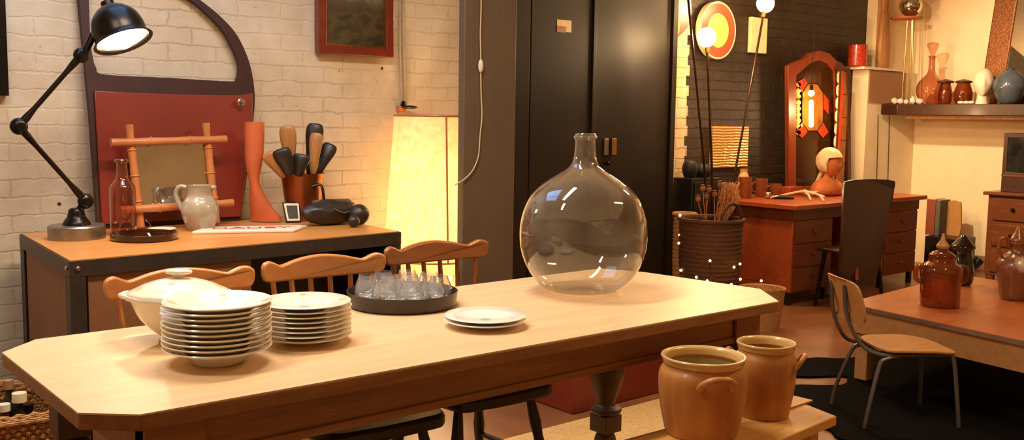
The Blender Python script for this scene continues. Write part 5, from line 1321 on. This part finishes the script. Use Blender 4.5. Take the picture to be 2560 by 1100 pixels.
# flowered vase
p = onK(2535, 748); mm = mpp(p)
t = thing('handled_vase', 'brown ceramic vase with white flowers and loop handles at right', 'vase', p)
FV = china('flowered_glaze', '7a4a2c', [(-.05, -.05, .2, .05, 'e0c8b0'), (-.08, .0, .17, .03, 'b85838'), (.03, -.07, .19, .04, 'e0c8b0')], .3)
mb = MB(); mb.lathe([(a*mm, b*mm) for a, b in smp([(30, 0), (34, 8), (40, 45), (44, 62), (46, 85), (36, 105), (20, 118), (17, 132), (22, 142), (18, 144)], 3)], (0, 0, .001), 32); mb.build('vase_body', FV, t, angle=80)
for s in (-1, 1):
    mb = MB(); dl = d*s; z_ = Vector((0, 0, 1)); mb.tube(smooth([dl*36*mm+z_*104*mm, dl*46*mm+z_*125*mm, dl*42*mm+z_*150*mm, dl*28*mm+z_*154*mm, dl*22*mm+z_*130*mm], 4), 4.5*mm, 8); mb.build('handle', 'mug', t)
mb = MB(); mb.lathe([(a*mm, b*mm) for a, b in smp([(18, 142), (20, 148), (10, 165), (3, 182), (0, 184)], 2)], (0, 0, .001), 20); mb.build('lid', 'mug', t)

# ================================================================== SMALL PLYWOOD CHAIR
f1, f2, f3 = onz(2095, 1010, .012), onz(2165, 1072, .012), onz(2385, 1070, .012)
kdir = (f3-f2).normalized(); kdir.z = 0; kside = Vector((-kdir.y, kdir.x, 0))
bcn = (f1+f2)/2
kc_ = thing('plywood_chair', 'small stacking chair with light plywood seat and grey steel legs', 'chair', (bcn.x, bcn.y, .012))
def K(u, v, z): return bcn+kdir*u+kside*v+Vector((0, 0, z-bcn.z))
SZ = .345; Wd = .165
legm = plain('grey_steel_tube', '6a6258', .35, .6, .1, 30)
seat = sm2([(.09, -Wd*.85), (.2, -Wd*1.02), (.36, -Wd*1.0), (.42, -Wd*.7), (.43, 0), (.42, Wd*.7), (.36, Wd*1.0), (.2, Wd*1.02), (.09, Wd*.85), (.07, 0)], 4)
mb = MB(); mb._ext([seat], lambda u, v, s: tuple(K(u, v, SZ+s*.012-.012*max(0, (u-.3)/.1)+.004*(v/Wd)**2))); mb.build('seat', 'plywood', kc_, world=True, bev=.003)
back = sm2([(-Wd*.98, .52), (-Wd, .60), (-Wd*.92, .665), (-Wd*.6, .685), (0, .69), (Wd*.6, .685), (Wd*.92, .665), (Wd, .60), (Wd*.98, .52), (Wd*.8, .495), (0, .49), (-Wd*.8, .495)], 4)
mb = MB(); mb._ext([back], lambda v, z, s: tuple(K(-.03-.05*(1-(v/Wd)**2)-.25*(z-.5)+s*.011, v, z-.015))); mb.build('backrest', 'plywood', kc_, world=True, angle=50)
for s in (-1, 1):
    mb = MB(); mb.tube(smooth([K(-.095, s*.07, .64), K(-.08, s*.08, .5), K(-.02, s*.1, .38), K(.06, s*.13, SZ-.01), K(.2, s*.14, SZ-.012), K(.36, s*.14, SZ-.012), K(.395, s*.145, SZ-.03), K(.41, s*.165, .16), K(.42, s*.18, .012)], 5), .0095, 10); mb.build('leg', legm, kc_, world=True)
    mb = MB(); mb.tube(smooth([K(.16, s*.135, SZ-.014), K(.08, s*.14, SZ-.03), K(.05, s*.15, SZ-.06), K(.0, s*.18, .12), K(-.02, s*.185, .012)], 5), .0095, 10); mb.build('leg', legm, kc_, world=True)
mb = MB(); mb.tube([K(.1, -.135, SZ-.025), K(.1, .135, SZ-.025)], .008, 8); mb.build('crossbar', legm, kc_, world=True)
# a little hook-like peg on the table corner

# ================================================================== LIGHTS
def area(name, loc, to, size, w, c, sy=None):
    l = bpy.data.lights.new(name, 'AREA'); l.energy = w; l.color = c; l.size = size
    if sy: l.shape = 'RECTANGLE'; l.size_y = sy
    o = bpy.data.objects.new(name, l); COL.objects.link(o); o.location = loc
    o.rotation_euler = (Vector(to)-Vector(loc)).to_track_quat('-Z', 'Y').to_euler(); return o
def point(name, loc, w, c, r=.04):
    l = bpy.data.lights.new(name, 'POINT'); l.energy = w; l.color = c; l.shadow_soft_size = r
    o = bpy.data.objects.new(name, l); COL.objects.link(o); o.location = loc; return o
WARM = (1, .74, .42); MID = (1, .83, .60); OR = (1, .55, .24)
def fixture(loc, size, sy, w, c, label):  # table lamp matches the plate shadows; the others are added fill
    t = thing('ceiling_light', label, 'ceiling light', (loc[0], loc[1], loc[2]), group='flat ceiling lights over the shop')
    mb = MB(); mb.b2((loc[0]-size/2-.02, loc[1]-sy/2-.02, loc[2]+.01), (loc[0]+size/2+.02, loc[1]+sy/2+.02, ZC-.001)); mb.build('housing', 'cream', t, world=True)
    return area('ceiling_lamp_light', loc, (loc[0], loc[1], 0), size, w, c, sy)
fixture((1.65, 2.75, ZC-.08), 1.1, .16, 47, (1, .84, .63), 'long ceiling light above the far edge of the dining table')
fixture((.2, 2.5, ZC-.08), .9, .16, 27, (1, .86, .68), 'added ceiling fill light for the left wall')
fixture((4.0, .8, ZC-.08), 1.0, .16, 30, WARM, 'added ceiling fill light over the stoneware jars side')
fixture((5.8, 2.9, ZC-.08), .6, .16, 16, (1, .70, .40), 'added ceiling fill light over the low table')
point('bulb_light_2', BL2+Vector((0, -.09, 0)), 42, (1, .66, .36))
point('bulb_light_3', BL3+Vector((0, -.09, 0)), 32, (1, .64, .34))
point('filament_light', tbp+Vector((.14, -.3, 0)), 16, (1, .6, .28), .05)
point('floor_lamp_light', (LX, LY, zbot+.12), 50, (1, .80, .52), .06)
point('fairy_light', ony(1790, 640, 3.8), 1.2, OR, .1)
ts = thing('wall_fill_spot', 'added unseen spot that brightens the mantel wall', 'spotlight', (6.0, 3.9, 2.8))  # spot added to light this wall and throw item shadows sideways
mb = MB(); mb.tube([(6.0, 3.9, ZC-.001), (6.0, 3.9, 2.84)], .01, 8); sd_ = (Vector((9.3, 3.3, 1.1))-Vector((6, 3.9, 2.8))).normalized(); q0 = Vector((6, 3.9, 2.8)); mb.tube([q0-sd_*.1, q0-sd_*.01], .045, 20); mb.build('housing', 'black', ts, world=True)
s2 = bpy.data.lights.new('spotlight_light', 'SPOT'); s2.energy = 330; s2.color = (1, .74, .44); s2.spot_size = 1.25; s2.spot_blend = .7; s2.shadow_soft_size = .05
s2o = bpy.data.objects.new('spotlight_light', s2); COL.objects.link(s2o); s2o.location = q0+sd_*.01; s2o.rotation_euler = sd_.to_track_quat('-Z', 'Y').to_euler()
sp = bpy.data.lights.new('desk_lamp_light', 'SPOT'); sp.energy = 14; sp.color = (1, .78, .48); sp.spot_size = 2.4; sp.spot_blend = .6; sp.shadow_soft_size = .04
so = bpy.data.objects.new('desk_lamp_light', sp); COL.objects.link(so); so.location = HC+ax*.035; so.rotation_euler = ax.to_track_quat('-Z', 'Y').to_euler()

w = bpy.data.worlds.new('world'); SC.world = w; w.use_nodes = True
w.node_tree.nodes['Background'].inputs[0].default_value = (.05, .035, .02, 1); w.node_tree.nodes['Background'].inputs[1].default_value = .3
SC.view_settings.view_transform = 'Standard'; SC.view_settings.look = 'None'; SC.view_settings.gamma = 1
SC.view_settings.use_curve_mapping = False; SC.view_settings.exposure = 0.25
SC.cycles.max_bounces = 10; SC.cycles.transparent_max_bounces = 48; SC.cycles.diffuse_bounces = 4; SC.cycles.glossy_bounces = 5
SC.cycles.sample_clamp_indirect = 6; SC.cycles.use_denoising = True
